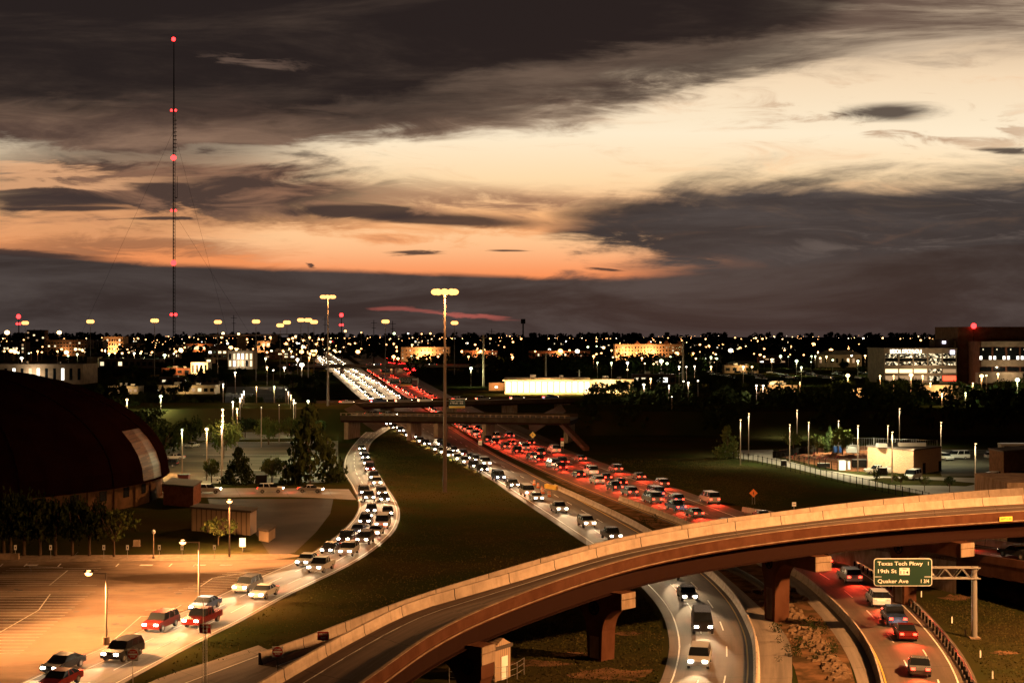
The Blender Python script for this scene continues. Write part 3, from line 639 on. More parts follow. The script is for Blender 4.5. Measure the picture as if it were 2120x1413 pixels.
diamond(1560, 1020, 255, .75, 'orange diamond warning sign on the dark slope beyond the flyover', SORANGE)
diamond(1103, 900, 400, .9, 'yellow diamond warning sign beside the eastbound lanes near the bridge', SYELLOW)
def panel_sign(x, y, d, w, h, label, rows, m=SWHITE, tx='', ztop=None, two=False):
    c = D(x, y, d); root = thing('road_sign', label, 'sign', (c.x, c.y, 0)); z = c.z
    for q_ in ((-w * .3, w * .3) if two else (0,)): MB().tube((q_, .05, 0), (q_, .05, z), .05, .05, GALV, 5).build('post', root)
    MB().box(-w / 2, w / 2, -.02, .02, z - h / 2, z + h / 2, m).build('plate', root)
    for k_, (s, f, mm) in enumerate(rows): lettering(root, s, h * .38, mm, 0, z + h * f, -.03, w * .75)
    return root
r = panel_sign(1164, 918, 366, .8, 1.2, 'tall red and white speed limit sign near the embankment', [('65', -.1, BLACK)], two=True)
c = D(1164, 911, 366); MB().box(-.4, .4, -.02, .02, c.z - .15, c.z + .6, SRED).build('red_topper', r)
panel_sign(994, 916, 370, .9, 1.1, 'small white speed limit sign between the two carriageways', [('65', -.1, BLACK)], two=True)
panel_sign(1644, 1043, 215, .6, .6, 'small white plate sign in the dark field beyond the flyover', [('58', 0, BLACK)])
panel_sign(502, 1122, 199, .85, 1.2, 'white lot sign on a thick post at the right end of the curb', [])
# parking lot small signs along the curb
for i, x in enumerate((32, 105, 215, 264, 330, 377, 444)):
    c = P(x, 1156); root = thing('parking_sign', f'small white parking sign on a thin post along the curb, {nth(i)} from the left', 'sign', c, 0, 'parking signs along the curb')
    MB().tube((0, 0, 0), (0, 0, 1.5), .03, .03, GALV, 5).build('post', root); MB().box(-.18, .18, -.05, -.03, 1.2, 1.85, SWHITE).build('plate', root)
    MB().box(-.06, .07, -.06, -.052, 1.4, 1.65, DARK).build('symbol', root)
u_ = thing('electric_cabinet', 'pale metal utility cabinet on the lawn in front of the coliseum', 'cabinet', P(283, 1130)); MB().box(-.42, .42, -.3, .3, 0, .9, CONCR).build('body', u_); MB().box(-.5, .5, -.4, .4, 0, .08, CONCR).build('base', u_)
dv = thing('globe_lamp_post', 'cream lamp post with an unlit globe at the curb', 'lamp post', P(318, 1155)); MB().tube((0, 0, 0), (0, 0, 3.3), .09, .06, CONCR, 8).box(-.16, .16, -.16, .16, 0, .3, CONCR).build('pole', dv); MB().ball((0, 0, 3.55), .26, SWHITE, 10, 6, 1.15).build('globe', dv)
# ================================================================== LAMPS
LC = {'o': (1, .45, .15), 'y': (1, .64, .26), 'g': (.84, 1, .52), 'w': (1, .86, .62), 'r': (1, .02, .02)}
LM = {k: emit('lamp_glow_' + k, v, {'o': 6.5, 'y': 7, 'g': 6, 'w': 7, 'r': 9}[k]) for k, v in LC.items()}
LCN = {'o': 'orange', 'y': 'warm yellow', 'g': 'greenish white', 'w': 'white', 'r': 'red'}
def plight(parent, loc, col, power, r=.3, spot=None):
    l = bpy.data.lights.new('bulb', 'SPOT' if spot else 'POINT'); l.energy = power; l.color = col; l.shadow_soft_size = r
    if spot: l.spot_size = math.radians(spot); l.spot_blend = 0.6
    o = bpy.data.objects.new('bulb', l); C.objects.link(o); o.parent = parent; o.location = loc; return o
def lot_lamp(base, h, k, power, label, group=None, heads=1, hr=.38, ped=True, arm=.0, spot=None):
    root = thing('street_lamp', label, 'street lamp', base, 0, group)
    mb = MB(); mb.tube((0, 0, .0), (0, 0, h), .13, .08, POLE, 8); mb.build('pole', root)
    if ped: MB().tube((0, 0, 0), (0, 0, .75), .38, .38, CONCR, 12).build('pedestal', root)
    MB().box(-.05 + min(0, arm), .05 + max(0, arm), -.05, .05, h - .08, h + .02, POLE).build('arm', root)
    mb = MB(); mb.box(arm - .4, arm + .4, -.3, .3, h + .05, h + .2, DARK).build('housing', root)
    mb = MB(); mb.ball((arm, 0, h - .02), hr, LM[k], 10, 6, .75); mb.build('lens', root)
    plight(root, (arm, 0, h - .35 - hr), LC[k], power * 3.3, .3, 168); return root
lot_lamp(P(220, 1333), 6.9, 'o', 26000, 'parking lot lamp with a blinding orange light, nearest the bright frontage road', arm=-1.7)
lot_lamp(P(412, 1250), 7.9 - 1, 'o', 30000, 'orange parking lot lamp on a pedestal beside the curving frontage road', arm=-1.8)
lot_lamp(P(475, 1152), 7.5, 'o', 22000, 'orange lamp on a slim pole at the lawn beside the corrugated wall', ped=False)
lot_lamp(P(318, 985), 4.8, 'o', 9000, 'small orange lamp just right of the coliseum dome', ped=False)
def mast(base, h, label, power, n=8, col='o', wr=1.6, aim=None):
    root = thing('high_mast_light', label, 'high mast light', base)
    MB().tube((0, 0, 0), (0, 0, h), .42, .16, POLE, 12).build('pole', root)
    mb = MB()
    for i in range(16):
        a0, a1 = 2 * math.pi * i / 16, 2 * math.pi * (i + 1) / 16; mb.tube((wr * math.cos(a0), wr * math.sin(a0), h - .3), (wr * math.cos(a1), wr * math.sin(a1), h - .3), .06, .06, DARK, 5)
    for i in range(4): a0 = math.pi / 2 * i; mb.tube((0, 0, h - .3), (wr * math.cos(a0), wr * math.sin(a0), h - .3), .05, .05, DARK, 5)
    mb.build('ring', root)
    for i in range(n):
        a0 = 2 * math.pi * i / n; x, y = (wr + .25) * math.cos(a0), (wr + .25) * math.sin(a0)
        MB().ball((x, y, h - .45), .78, emit('mast_glow', (1, .40, .10), 3.6), 10, 6, .75).build('luminaire', root)
    if aim is None: plight(root, (0, 0, h - 1.6), LC[col], power, 1.2)
    else:
        o = plight(root, (0, 0, h - 1.6), LC[col], power, 1.2, aim[1]); dv_ = Vector(aim[0]) - (Vector(base) + Vector((0, 0, h))); o.rotation_euler = dv_.to_track_quat('-Z', 'Y').to_euler()
    return root
mast(P(921, 1018), 38.3, 'tall high mast light on the lawn between the frontage road and the freeway', 150000)
mast(P(679, 880), 42.4, 'tall high mast light at the left behind the frontage road', 70000)
# the masts off to the right whose light throws the flyover's shadow onto the lanes
RM = mast((66, 110, 0), 38, 'high mast light off to the near right, above the flyover', 540000, aim=((40, 140, 0), 125))
RM2 = mast((128, 152, 0), 38, 'high mast light beyond the right edge, lighting the guide sign', 520000, aim=((25, 140, 0), 62))
for k_, (x, y, h) in enumerate(((187, 664, 38), (320, 662, 38), (451, 665, 38), (530, 664, 38), (580, 672, 36), (594, 666, 38), (623, 661, 40), (638, 661, 39), (650, 665, 38), (798, 664, 38), (941, 667, 38), (52, 667, 38))):
    d = (h - H) * F / (HY - y); b = D(x, y, d); mb = MB(); mb.tube((0, 0, 0), (0, 0, h), .3, .15, POLE, 6); 
    for i in range(6): mb.ball((1.3 * math.cos(i), 1.3 * math.sin(i), h - .4), d * .0009 + .5, emit('mast_glow', (1, .40, .10), 3.6), 6, 4, .9)
    tag(mb.build('high_mast_light', None, (b.x, b.y, 0)), f'distant orange high mast light above the horizon, {nth(sorted([187,320,451,530,580,594,623,638,650,798,941,52]).index(x))} from the left', 'high mast light', 'high mast lights on the horizon')
# right-hand yard lamps
YL = [(1533, 868, 962), (1550, 855, 945), (1635, 878, 958), (1650, 848, 905), (1674, 873, 962), (1736, 870, 938), (1776, 880, 977), (1838, 880, 935), (1847, 893, 998), (1862, 845, 925), (1948, 873, 958), (2019, 917, 1030)]
for i, (x, yt, yb) in enumerate(YL):
    b = P(x, yb); h = (yb - yt) * b.y / F; root = thing('street_lamp', f'slim yard light pole, {nth(i)} from the left in the yard at right', 'street lamp', b, 0, 'slim light poles in the yard at right')
    MB().tube((0, 0, 0), (0, 0, h), .14, .10, POLE, 6).build('pole', root); MB().box(-.25, .25, -.7, .25, h, h + .12, DARK).build('housing', root)
    MB().ball((0, -.3, h - .04), .2, LM['y'], 8, 4, .5).build('lens', root); lo = plight(root, (0, -.75, h - .3), (.95, .9, .55), 9000 if x not in (1776, 1736) else 30000, .3, 150)
# bright lamps in the middle distance: (px, py, colour, size, power)
ML = [(15, 688, 'y', 10, 0), (123, 688, 'y', 9, 0), (45, 741, 'w', 6, 9e3), (213, 827, 'y', 6, 16e3), (263, 827, 'y', 5, 14e3), (333, 820, 'g', 6, 18e3), (638, 858, 'g', 8, 26e3), (638, 830, 'g', 5, 14e3), (638, 874, 'g', 5, 12e3),
      (487, 771, 'w', 4, 9e3), (462, 795, 'w', 3, 5e3), (531, 801, 'y', 3, 7e3), (568, 800, 'g', 3, 8e3), (461, 848, 'y', 5, 9e3), (461, 860, 'y', 5, 9e3), (461, 872, 'y', 5, 9e3), (459, 883, 'w', 4, 6e3), (428, 888, 'y', 7, 20e3), (377, 889, 'g', 4, 9e3),
      (482, 832, 'w', 4, 7e3), (491, 846, 'y', 4, 8e3), (497, 824, 'w', 3, 4e3), (501, 816, 'w', 3, 4e3), (505, 810, 'w', 3, 4e3), (592, 806, 'w', 2, 0), (597, 811, 'w', 2, 3e3), (602, 818, 'y', 3, 4e3), (608, 828, 'w', 3, 4e3), (612, 834, 'w', 2, 0), (541, 843, 'w', 1.5, 0), (578, 838, 'w', 1.5, 0),
      (341, 735, 'g', 6, 6e4), (226, 732, 'g', 4, 3e4), (238, 731, 'y', 3, 0), (141, 736, 'g', 4, 0), (160, 733, 'g', 4, 2e4), (172, 726, 'o', 4, 0), (119, 727, 'o', 4, 0), (78, 727, 'o', 4, 2e4), (38, 730, 'g', 4, 0), (60, 731, 'g', 3, 0), (27, 727, 'o', 3, 0), (253, 731, 'y', 4, 0), (264, 723, 'o', 3, 0), (278, 731, 'w', 4, 3e4), (291, 731, 'y', 4, 0), (360, 722, 'o', 3, 0), (360, 732, 'w', 3, 0),
      (462, 690, 'y', 6, 0), (494, 691, 'y', 5, 0), (459, 698, 'o', 5, 0), (464, 720, 'y', 3, 0), (487, 721, 'o', 3, 0), (524, 722, 'o', 3, 0), (525, 735, 'w', 4, 2e4), (550, 742, 'g', 4, 1e4), (586, 726, 'o', 4, 3e4), (606, 700, 'o', 5, 0), (616, 744, 'w', 6, 2e4), (625, 755, 'w', 9, 5e4), (589, 761, 'w', 5, 1e4), (553, 760, 'y', 4, 9e3), (566, 766, 'w', 3, 0), (642, 732, 'y', 5, 2e4),
      (715, 685, 'o', 5, 0), (748, 688, 'o', 3, 0), (816, 690, 'g', 5, 0), (845, 690, 'w', 3, 0), (873, 691, 'o', 3, 0), (891, 690, 'o', 4, 0), (800, 713, 'o', 3, 0), (821, 718, 'o', 4, 3e4), (815, 738, 'o', 7, 6e4), (824, 742, 'y', 5, 0), (852, 737, 'g', 3, 1.2e4), (907, 738, 'o', 4, 2e4), (923, 701, 'o', 2, 0), (970, 738, 'o', 4, 3e4), (975, 762, 'g', 6, 1.5e4), (1044, 718, 'o', 3, 0), (1061, 739, 'o', 5, 3e4),
      (1160, 726, 'o', 9, 8e4), (1179, 725, 'o', 4, 0), (1217, 718, 'g', 4, 0), (1235, 716, 'g', 4, 0), (1229, 737, 'o', 5, 4e4), (1245, 731, 'o', 4, 0), (1254, 737, 'o', 2, 0), (1266, 725, 'o', 4, 2e4), (1280, 726, 'o', 4, 3e4), (1321, 726, 'o', 3, 3e4), (1269, 739, 'y', 3, 0), (1266, 751, 'g', 4, 1e4), (1237, 750, 'g', 3, 8e3), (1299, 751, 'w', 5, 1.2e4), (1329, 741, 'y', 4, 1.2e4), (1299, 765, 'y', 3, 0),
      (1369, 747, 'g', 8, 3e4), (1381, 752, 'g', 5, 0), (1353, 753, 'y', 3, 0), (1335, 752, 'y', 3, 0), (1388, 738, 'g', 3, 0), (1406, 759, 'w', 4, 1e4), (1421, 759, 'w', 3, 0), (1438, 758, 'w', 3, 8e3), (1449, 713, 'o', 4, 0), (1497, 712, 'o', 4, 0), (1435, 731, 'o', 4, 2e4), (1440, 742, 'y', 4, 0), (1472, 739, 'g', 4, 2e4), (1484, 742, 'g', 4, 0), (1472, 759, 'y', 4, 1e4), (1539, 759, 'y', 5, 1e4), (1557, 759, 'y', 4, 0), (1333, 796, 'w', 5, 9e3), (1347, 784, 'y', 4, 7e3), (1425, 792, 'w', 4, 6e3), (1415, 789, 'w', 3, 0), (1445, 788, 'w', 3, 0), (1385, 798, 'w', 3, 5e3), (1391, 821, 'w', 2, 0),
      (1566, 798, 'w', 4, 8e3), (1580, 798, 'w', 4, 8e3), (1561, 732, 'o', 3, 0), (1575, 734, 'o', 3, 0), (1582, 738, 'y', 4, 0), (1598, 744, 'y', 5, 2e4), (1616, 737, 'g', 5, 2e4), (1649, 747, 'g', 6, 3e4), (1659, 760, 'g', 4, 1e4), (1632, 738, 'g', 2, 0), (1680, 737, 'g', 3, 0), (1688, 737, 'g', 3, 2e4), (1698, 741, 'y', 4, 0), (1711, 738, 'y', 4, 2e4), (1724, 745, 'g', 4, 0), (1730, 735, 'g', 4, 0), (1679, 749, 'g', 2, 0), (1763, 736, 'w', 4, 0), (1776, 747, 'g', 5, 2e4), (1791, 736, 'y', 4, 2e4), (1802, 738, 'w', 3, 0), (1816, 742, 'g', 4, 0), (1818, 735, 'g', 3, 0), (1827, 745, 'g', 3, 0), (1755, 777, 'y', 8, 3e4), (1822, 778, 'y', 4, 9e3), (1850, 778, 'o', 4, 8e3), (1886, 776, 'y', 8, 3e4), (1910, 778, 'y', 4, 8e3),
      (1906, 704, 'o', 4, 0), (2025, 749, 'o', 5, 2e4), (2032, 778, 'y', 8, 2.5e4), (2042, 777, 'y', 4, 0), (2066, 774, 'y', 5, 9e3), (2106, 786, 'g', 9, 2.5e4), (1926, 793, 'y', 4, 7e3), (1950, 815, 'y', 4, 6e3), (1999, 813, 'g', 3, 5e3), (1656, 791, 'y', 2, 3e3), (2014, 793, 'y', 3, 4e3)]
ML += [(x_, y_, 'o' if x_ % 3 else 'y', 4, 5e4) for x_, y_ in ((598, 702), (612, 696), (628, 704), (641, 698), (655, 712), (668, 702), (634, 720), (603, 727), (655, 727), (684, 707), (697, 716), (640, 740), (722, 712), (576, 712), (560, 698), (545, 716))]  # extra lamps added to brighten the far freeway corridor
ML.sort(key=lambda a: a[0]); cnt = {}
for x, y, k, s, p in ML:
    d = min(2600, F * 19.5 / max(y - HY, 1)); 
    if y < 700: d = 1900
    c = D(x, y, d); root_h = max(2, c.z); mb = MB(); mb.tube((0, 0, 0), (0, 0, root_h), .12 + d * .00008, .1 + d * .00006, POLE, 5); r = s * .55 * d / F
    mb.ball((0, -r * .2, root_h), r, LM[k], 8, 5, .8); i = cnt.get(k, 0); cnt[k] = i + 1
    o = tag(mb.build('street_lamp', None, (c.x, c.y, 0)), f'{LCN[k]} street lamp in the middle distance, {nth(i)} such {LCN[k]} lamp from the left', 'street lamp', f'{LCN[k]} street lamps across the town')
    if p: plight(o, (0, -.3, root_h - r - .5), LC[k], p * .5, .5)
# tiny lights towards the horizon
RN = random.Random(3)
fm = {}
for k in 'oyw':
    for v in (0, 1): fm[k, v] = MB().tube((0, 0, 0), (0, 0, 9), .2, .15, POLE, 4).ball((0, 0, 9), 2.2 + v * 1.3, LM[k], 6, 4, .8).mesh('street_lamp')
dl = MB()
for i in range(560):
    if i % 5 < 3: y = RN.uniform(694.5, 702); x = RN.uniform(-20, 2140)
    elif i % 5 == 3: y = RN.uniform(700, 730); x = RN.uniform(-10, 660)
    else: y = RN.uniform(703, 735); x = RN.uniform(560, 1820)
    d = F * 21 / (y - HY); c = D(x, y, d); k = RN.choice('ooooooooyyw'); s = min(1.0, d / 2600) * RN.choice([.4, .5, .6, .8, 1.2])
    if i < 70:
        o = link('street_lamp', fm[k, i % 2], None, (c.x, c.y, 0)); o.scale = (s, s, c.z / 9)
        tag(o, f'tiny {LCN[k]} light of the distant town, small as a point near the horizon', 'street lamp', f'tiny {LCN[k]} lights towards the horizon')
    else: dl.tube((c.x, c.y, 0), (c.x, c.y, 9), .2, .15, POLE, 4).ball((c.x, c.y, 9), (2.2 + (i % 2) * 1.3) * s, LM[k], 6, 4, .8)
tag(dl.build('town_lights'), 'countless tiny lights of the town spread towards the horizon', 'town lights', kind='stuff')
# ================================================================== RADIO MAST
rm = thing('radio_mast', 'very tall lattice radio mast with red aircraft lights against the sunset', 'radio mast', (D(360, 690, 1500).x, 1500, 0))
zz = lambda y: 30 - (y - HY) * 1500 / F
mb = MB(); top = zz(235)
for i in range(3):
    a0 = 2 * math.pi * i / 3; mb.tube((1.3 * math.cos(a0), 1.3 * math.sin(a0), 0), (1.3 * math.cos(a0), 1.3 * math.sin(a0), top), .3, .3, DARK, 4)
n = 70
for i in range(n):
    z0, z1 = top * i / n, top * (i + 1) / n
    for j in range(3):
        a0, a1 = 2 * math.pi * j / 3, 2 * math.pi * (j + 1) / 3; mb.tube((1.3 * math.cos(a0), 1.3 * math.sin(a0), z0), (1.3 * math.cos(a1), 1.3 * math.sin(a1), z1), .12, .12, DARK, 3, False)
mb.build('lattice', rm); MB().tube((0, 0, top), (0, 0, zz(86)), .75, .45, DARK, 6).build('spire', rm)
for i in range(9): z0 = zz(250 + i * 8); MB().box(0, 3, -.2, .2, z0, z0 + .7, DARK).build('antenna', rm)
MB().box(3.2, 3.6, -.2, .2, zz(410), zz(365), DARK).box(1, 3.3, -.2, .2, zz(410), zz(408), DARK).build('antenna', rm)
for y, s in ((82, 2.2), (229, 1.6), (327, 2.8), (436, 1.6), (544, 3.0), (651, 2)):
    mb = MB(); z0 = zz(y)
    if s in (1.6, 2): mb.ball((-2.2, -1.5, z0), s * .8, LM['r'], 8, 5).ball((2.2, -1.5, z0), s * .8, LM['r'], 8, 5)
    else: mb.ball((0, -1.5, z0), s, LM['r'], 8, 5)
    mb.build('beacon', rm)
for x1, y0 in ((62, 270), (95, 440), (-110, 270)): MB().tube((0, 0, zz(y0)), (x1, 0, 0) if False else (x1 * 1.0, 5, 2), .10, .10, DARK, 3).build('guy_wire', rm)
for x, y0, y1, d in ((707, 652, 690, 1700), (39, 655, 700, 1500)):
    c = D(x, y0, d); o = MB().tube((0, 0, 0), (0, 0, c.z), .9, .4, DARK, 5).ball((0, -1, c.z), 2.4, LM['r'], 8, 5).ball((-1.4, -1, 40), 1.3, LM['r'], 8, 5).ball((1.4, -1, 40), 1.3, LM['r'], 8, 5).build('beacon_mast', None, (c.x, c.y, 0))
    tag(o, 'short mast with a red beacon ' + ('right of the second high mast light' if x > 600 else 'at the far left behind the town'), 'mast')
for i, (x, yt, yb) in enumerate(((484, 652, 700), (774, 662, 700), (673, 655, 700), (813, 664, 702), (1018, 680, 720))):
    c = D(x, yt, 1400); h = c.z; tag(MB().tube((0, 0, 0), (0, 0, h), .5, .3, DARK, 5).box(-3, 3, -.2, .2, h - 3, h - 2.6, DARK).box(-2, 2, -.2, .2, h - 8, h - 7.6, DARK).build('utility_pole', None, (c.x, c.y, 0)), f'dark utility tower with cross arms on the horizon, {nth(i)}', 'utility pole', 'utility towers on the horizon')
c = D(1083, 660, 1100); wt = thing('cell_tower', 'dark cell tower with a square antenna cluster left of the orange lamp', 'cell tower', (c.x, c.y, 0)); MB().tube((0, 0, 0), (0, 0, c.z), .7, .5, DARK, 8).build('pole', wt); MB().box(-1.7, 1.7, -1.7, 1.7, c.z - 3.6, c.z, DARK).build('antenna_cluster', wt)
for i, (x, yt, yb) in enumerate(((1001, 693, 800), (1414, 703, 788), (1130, 730, 782), (1199, 765, 782), (829, 695, 722))):
    b = P(x, yb); h = (yb - yt) * b.y / F; o = thing('utility_pole', f'pale steel power pole, {["tall one left of the glowing store","tall one at the car park in the centre","behind the glowing store","short one on the glowing store side","small one near the horizon"][i]}', 'utility pole', b)
    MB().tube((0, 0, 0), (0, 0, h), .75, .4, mat('pale_steel', (.5, .38, .25), .5), 8).build('pole', o); MB().box(-1.6, 1.6, -.12, .12, h - 1.8, h - 1.5, POLE).build('cross_arm', o)
# ================================================================== BUILDINGS
WARM = [emit('window_warm', (1, .72, .38), 2.2), emit('window_yellow', (1, .82, .5), 1.2), emit('window_dim', (1, .6, .3), .5), emit('window_white', (1, .95, .8), 3.0)]
BM = {'tan': (.34, .24, .16), 'brick': (.15, .065, .04), 'pale': (.32, .25, .18), 'dark': (.09, .06, .045), 'grey': (.2, .17, .15), 'cream': (.6, .5, .36)}
BMm = {k: mat('wall_' + k, v, .85, nscale=.3, ncol=[q_ * .6 for q_ in v], namt=.7) for k, v in BM.items()}
ROOFM = mat('roof_membrane', (.10, .08, .07), .9, nscale=.2, namt=.5)
def bldg(x0, x1, yt, yb, depth, m, label, cols=0, rows=0, lit=.4, wfrac=.6, wh=.55, roof='flat', wl=(0, 1, 2), cat='building', name='building', seed=1, glow=0, gc='o', z0f=.12, z1f=.92):
    b = P((x0 + x1) / 2, yb); d = b.y; w = (x1 - x0) * d / F; h = (yb - yt) * d / F; rn = random.Random(seed + x0)
    root = thing(name, label, cat, b); MB().box(-w / 2, w / 2, 0, depth, 0, h, BMm[m]).build('walls', root)
    if roof == 'flat': 
        mb = MB(); e_ = .3; mb.box(-w / 2 - .15, w / 2 + .15, -.15, depth + .15, h, h + .5, BMm[m], ROOFM); mb.build('roof', root)
        if w > 14: MB().box(-w * .2, -w * .2 + 3, depth * .4, depth * .4 + 3, h + .5, h + 1.9, GALV).build('roof_unit', root); MB().box(w * .15, w * .15 + 2, depth * .5, depth * .5 + 2, h + .5, h + 1.5, GALV).build('roof_unit', root)
    elif roof == 'gable':
        mb = MB(); mb.prism([(-w / 2 - .4, -.4, h), (w / 2 + .4, -.4, h), (0, -.4, h + w * .22)], (0, depth + .8, 0), ROOFM); mb.build('roof', root)
    elif roof == 'hip': MB().box(-w / 2 - .6, w / 2 + .6, -.6, depth + .6, h, h + h * .35, ROOFM, None, .55).build('roof', root)
    k = 0
    for r in range(rows):
        for c_ in range(cols):
            cw, ch = w / cols, h * (z1f - z0f) / rows; xa = -w / 2 + cw * (c_ + .5); za = h * z0f + ch * (r + .5)
            mm = WARM[rn.choice(wl)] if rn.random() < lit else GLASS
            if k < 100: MB().box(xa - cw * wfrac / 2, xa + cw * wfrac / 2, -.06, .1, za - ch * wh / 2, za + ch * wh / 2, mm).build('window', root)
            k += 1
    if glow: plight(root, (0, -6, min(h + 1, 6)), LC[gc], glow, .5)
    return root, w, h, d
bldg(215, 255, 697, 730, 30, 'tan', 'tan office block with a row of lit windows left of the radio mast', 8, 3, .3, glow=6e4)
bldg(185, 213, 706, 733, 25, 'grey', 'grey ribbed block left of the tan office block', 6, 1, 0, .5, .9)
bldg(257, 292, 712, 734, 25, 'tan', 'plain low tan block right of the tan office block', 3, 1, .2)
bldg(55, 92, 683, 716, 30, 'brick', 'brown tower block at the far left under the bright lamp', 6, 5, .15)
bldg(92, 180, 704, 736, 30, 'dark', 'dark campus block with scattered lit windows between the two bright lamps', 14, 4, .25, glow=3e4)
bldg(0, 50, 708, 735, 25, 'dark', 'dark block at the left edge with small lit windows', 8, 3, .4)
bldg(-30, 172, 755, 795, 30, 'tan', 'long flat roofed hall with a bright roof edge behind the coliseum dome', 12, 1, .3, .35, .75, wl=(1, 3), glow=6e3, gc='w')
bldg(180, 202, 740, 760, 14, 'tan', 'small square tan tower in the left middle distance')
bldg(205, 330, 744, 762, 20, 'dark', 'long dark low building left of the greenish lamp', 10, 1, .15)
bldg(335, 394, 763, 776, 20, 'brick', 'low brick wing left of the gabled window front', 4, 1, .1, glow=1.2e4)
bldg(395, 430, 751, 776, 14, 'cream', 'small cream front with tall mullioned windows', 4, 1, .2, .5, .8, glow=2.4e4, gc='y')
bldg(424, 440, 741, 752, 14, 'tan', 'tiny square lit gatehouse among the left buildings', 1, 1, 1, .5, .5, wl=(0,))
bldg(430, 470, 723, 744, 18, 'pale', 'white house with a dark hipped roof among the left buildings', 4, 2, .5, roof='hip', wl=(0, 3))
bldg(472, 524, 727, 764, 20, 'pale', 'white block with bright bays behind the campus lawn', 6, 2, .5, .5, .8, wl=(0, 1, 3), glow=6e3, gc='w')
bldg(385, 440, 712, 728, 16, 'brick', 'wide orange lit shop front on the left skyline', 8, 1, .8, .8, .5, wl=(0, 2), glow=5e4)
bldg(532, 560, 706, 730, 12, 'tan', 'small orange lit tower beside the curving freeway', 3, 2, .4, glow=4e4)
bldg(225, 285, 801, 815, 12, 'cream', 'low cream pavilion, the left of two lit ones across the campus lot', 6, 1, .4, wl=(1, 2), glow=2.5e3, gc='y')
bldg(318, 445, 799, 815, 12, 'cream', 'low cream pavilion, the right and longer of two across the campus lot', 10, 1, .4, wl=(1, 2), glow=3e3, gc='y')
bldg(310, 452, 783, 794, 16, 'dark', 'long dark classroom wing with one lit doorway', 12, 1, .12)
bldg(830, 930, 719, 748, 22, 'tan', 'orange lit hotel with small windows left of the near high mast light', 13, 3, .3, .3, .35, glow=9e4)
bldg(958, 1030, 726, 744, 22, 'brick', 'low orange lit apartment block right of the near high mast light', 10, 2, .2, .35, .5, glow=5e4)
bldg(1095, 1222, 727, 742, 22, 'brick', 'long low brick building behind the brightest orange lamp', 16, 1, .3, .4, .4, glow=5e4)
r_, w, h, d = bldg(1273, 1416, 713, 746, 24, 'tan', 'long gabled apartment building glowing orange in the centre distance', 22, 4, .25, .4, .5, glow=8e4)
for k_, fx_ in enumerate((-.5 + .33, -.5 + .5, -.5 + .75, -.5 + .95)):
    MB().prism([(w * fx_ - w * .045, -1.2, h + .5), (w * fx_ + w * .045, -1.2, h + .5), (w * fx_, -1.2, h + 4.2)], (0, 20, 0), BMm['brick']).build('gable', r_)
plight(r_, (-w * .35, -8, 6), LC['o'], 7e4, .5)
BR = random.Random(17)
for zn, (x0, x1, y0, y1, k) in {'on the left skyline': (0, 560, 704, 722, 14), 'in the left town': (20, 600, 724, 745, 12), 'beside the far freeway': (700, 1040, 705, 722, 8), 'in the centre town': (1040, 1560, 706, 728, 12), 'in the right town': (1560, 1820, 706, 730, 7), 'by the centre car park': (1200, 1760, 752, 768, 6)}.items():
    xx = sorted(BR.uniform(x0, x1) for i in range(k))
    for i, x in enumerate(xx):
        y = BR.uniform(y0, y1); s = (y - HY) / H; w = BR.uniform(18, 42) * s; h = BR.uniform(4, 11) * s
        bldg(x - w / 2, x + w / 2, y - h, y, BR.uniform(10, 20), BR.choice(['tan', 'brick', 'dark', 'grey']), f'low town building {zn}, {nth(i)} there from the left', BR.randint(4, 8), BR.choice([1, 1, 2]), .45, BR.uniform(.3, .7), .45, roof=BR.choice(['flat', 'flat', 'hip']), wl=(0, 0, 1, 2, 3))
# glowing store
GLOW = emit('added_front_glow', (1, .74, .40), 4.5, 'AUTO')
r_, w, h, d = bldg(1045, 1221, 784, 815, 22, 'cream', 'long low store with a blazing golden lit front above the bridge', 0, 0)
for i in range(14): MB().box(-w / 2 + .6 + i * w / 14, -w / 2 + i * w / 14 + w / 14 - .2, -.2, .05, 1.0, h - 1.6, GLOW).build('window', r_)  # glowing panes added to stand in for the floodlit white wall
MB().box(-w / 2 - 1, w / 2 + 1, -3, .2, h - 1.0, h - .45, BMm['cream']).build('canopy', r_)
for i in range(4): plight(r_, (-w / 2 + w * (i + .5) / 4, -7, 3.5), (1, .6, .25), 42000, .6)
plight(r_, (0, -4, h + 2.5), (1, .6, .25), 9000, .6)
bldg(1222, 1312, 787, 815, 16, 'cream', 'lower cream shop wing right of the glowing store', 9, 1, .2, .5, .6, glow=1.6e4, gc='y')
bldg(1012, 1043, 794, 808, 10, 'tan', 'small outbuilding with one light left of the glowing store', 1, 1, 1, .2, .3, wl=(3,), glow=5e3)
r_, w, h, d = bldg(1152, 1167, 836, 853, 3, 'cream', 'small square brick gate above the slope with an added glowing face', 0, 0, roof='none'); MB().box(-w * .4, w * .4, -.1, -.02, h * .1, h * .8, GLOW).build('added_glow_face', r_)  # glowing plate added on the gate to stand for its lit wall
bldg(1310, 1400, 776, 797, 10, 'dark', 'dark low building behind the car park in the centre', 6, 1, .3, wl=(3, 1))
bldg(1500, 1570, 757, 772, 12, 'tan', 'low tan storefront right of the tall pale pole', 5, 1, .2, glow=6e3, gc='y')
bldg(1574, 1650, 799, 822, 12, 'tan', 'long tan warehouse wall, leftmost of the pale walls at right', 0, 0, glow=9e3, gc='y')
bldg(1602, 1622, 790, 800, 6, 'cream', 'small bright cream cabin on the far side of the tan warehouse', 1, 1, 1, .6, .6, wl=(1,), glow=4e3, gc='y')
bldg(1758, 1788, 806, 831, 8, 'tan', 'short tan wall end standing alone behind the dark trees', 0, 0, glow=6e3, gc='y')
bldg(1914, 1972, 799, 830, 10, 'tan', 'tan warehouse bay with a wall lamp, below the office building', 0, 0, glow=9e3, gc='y')
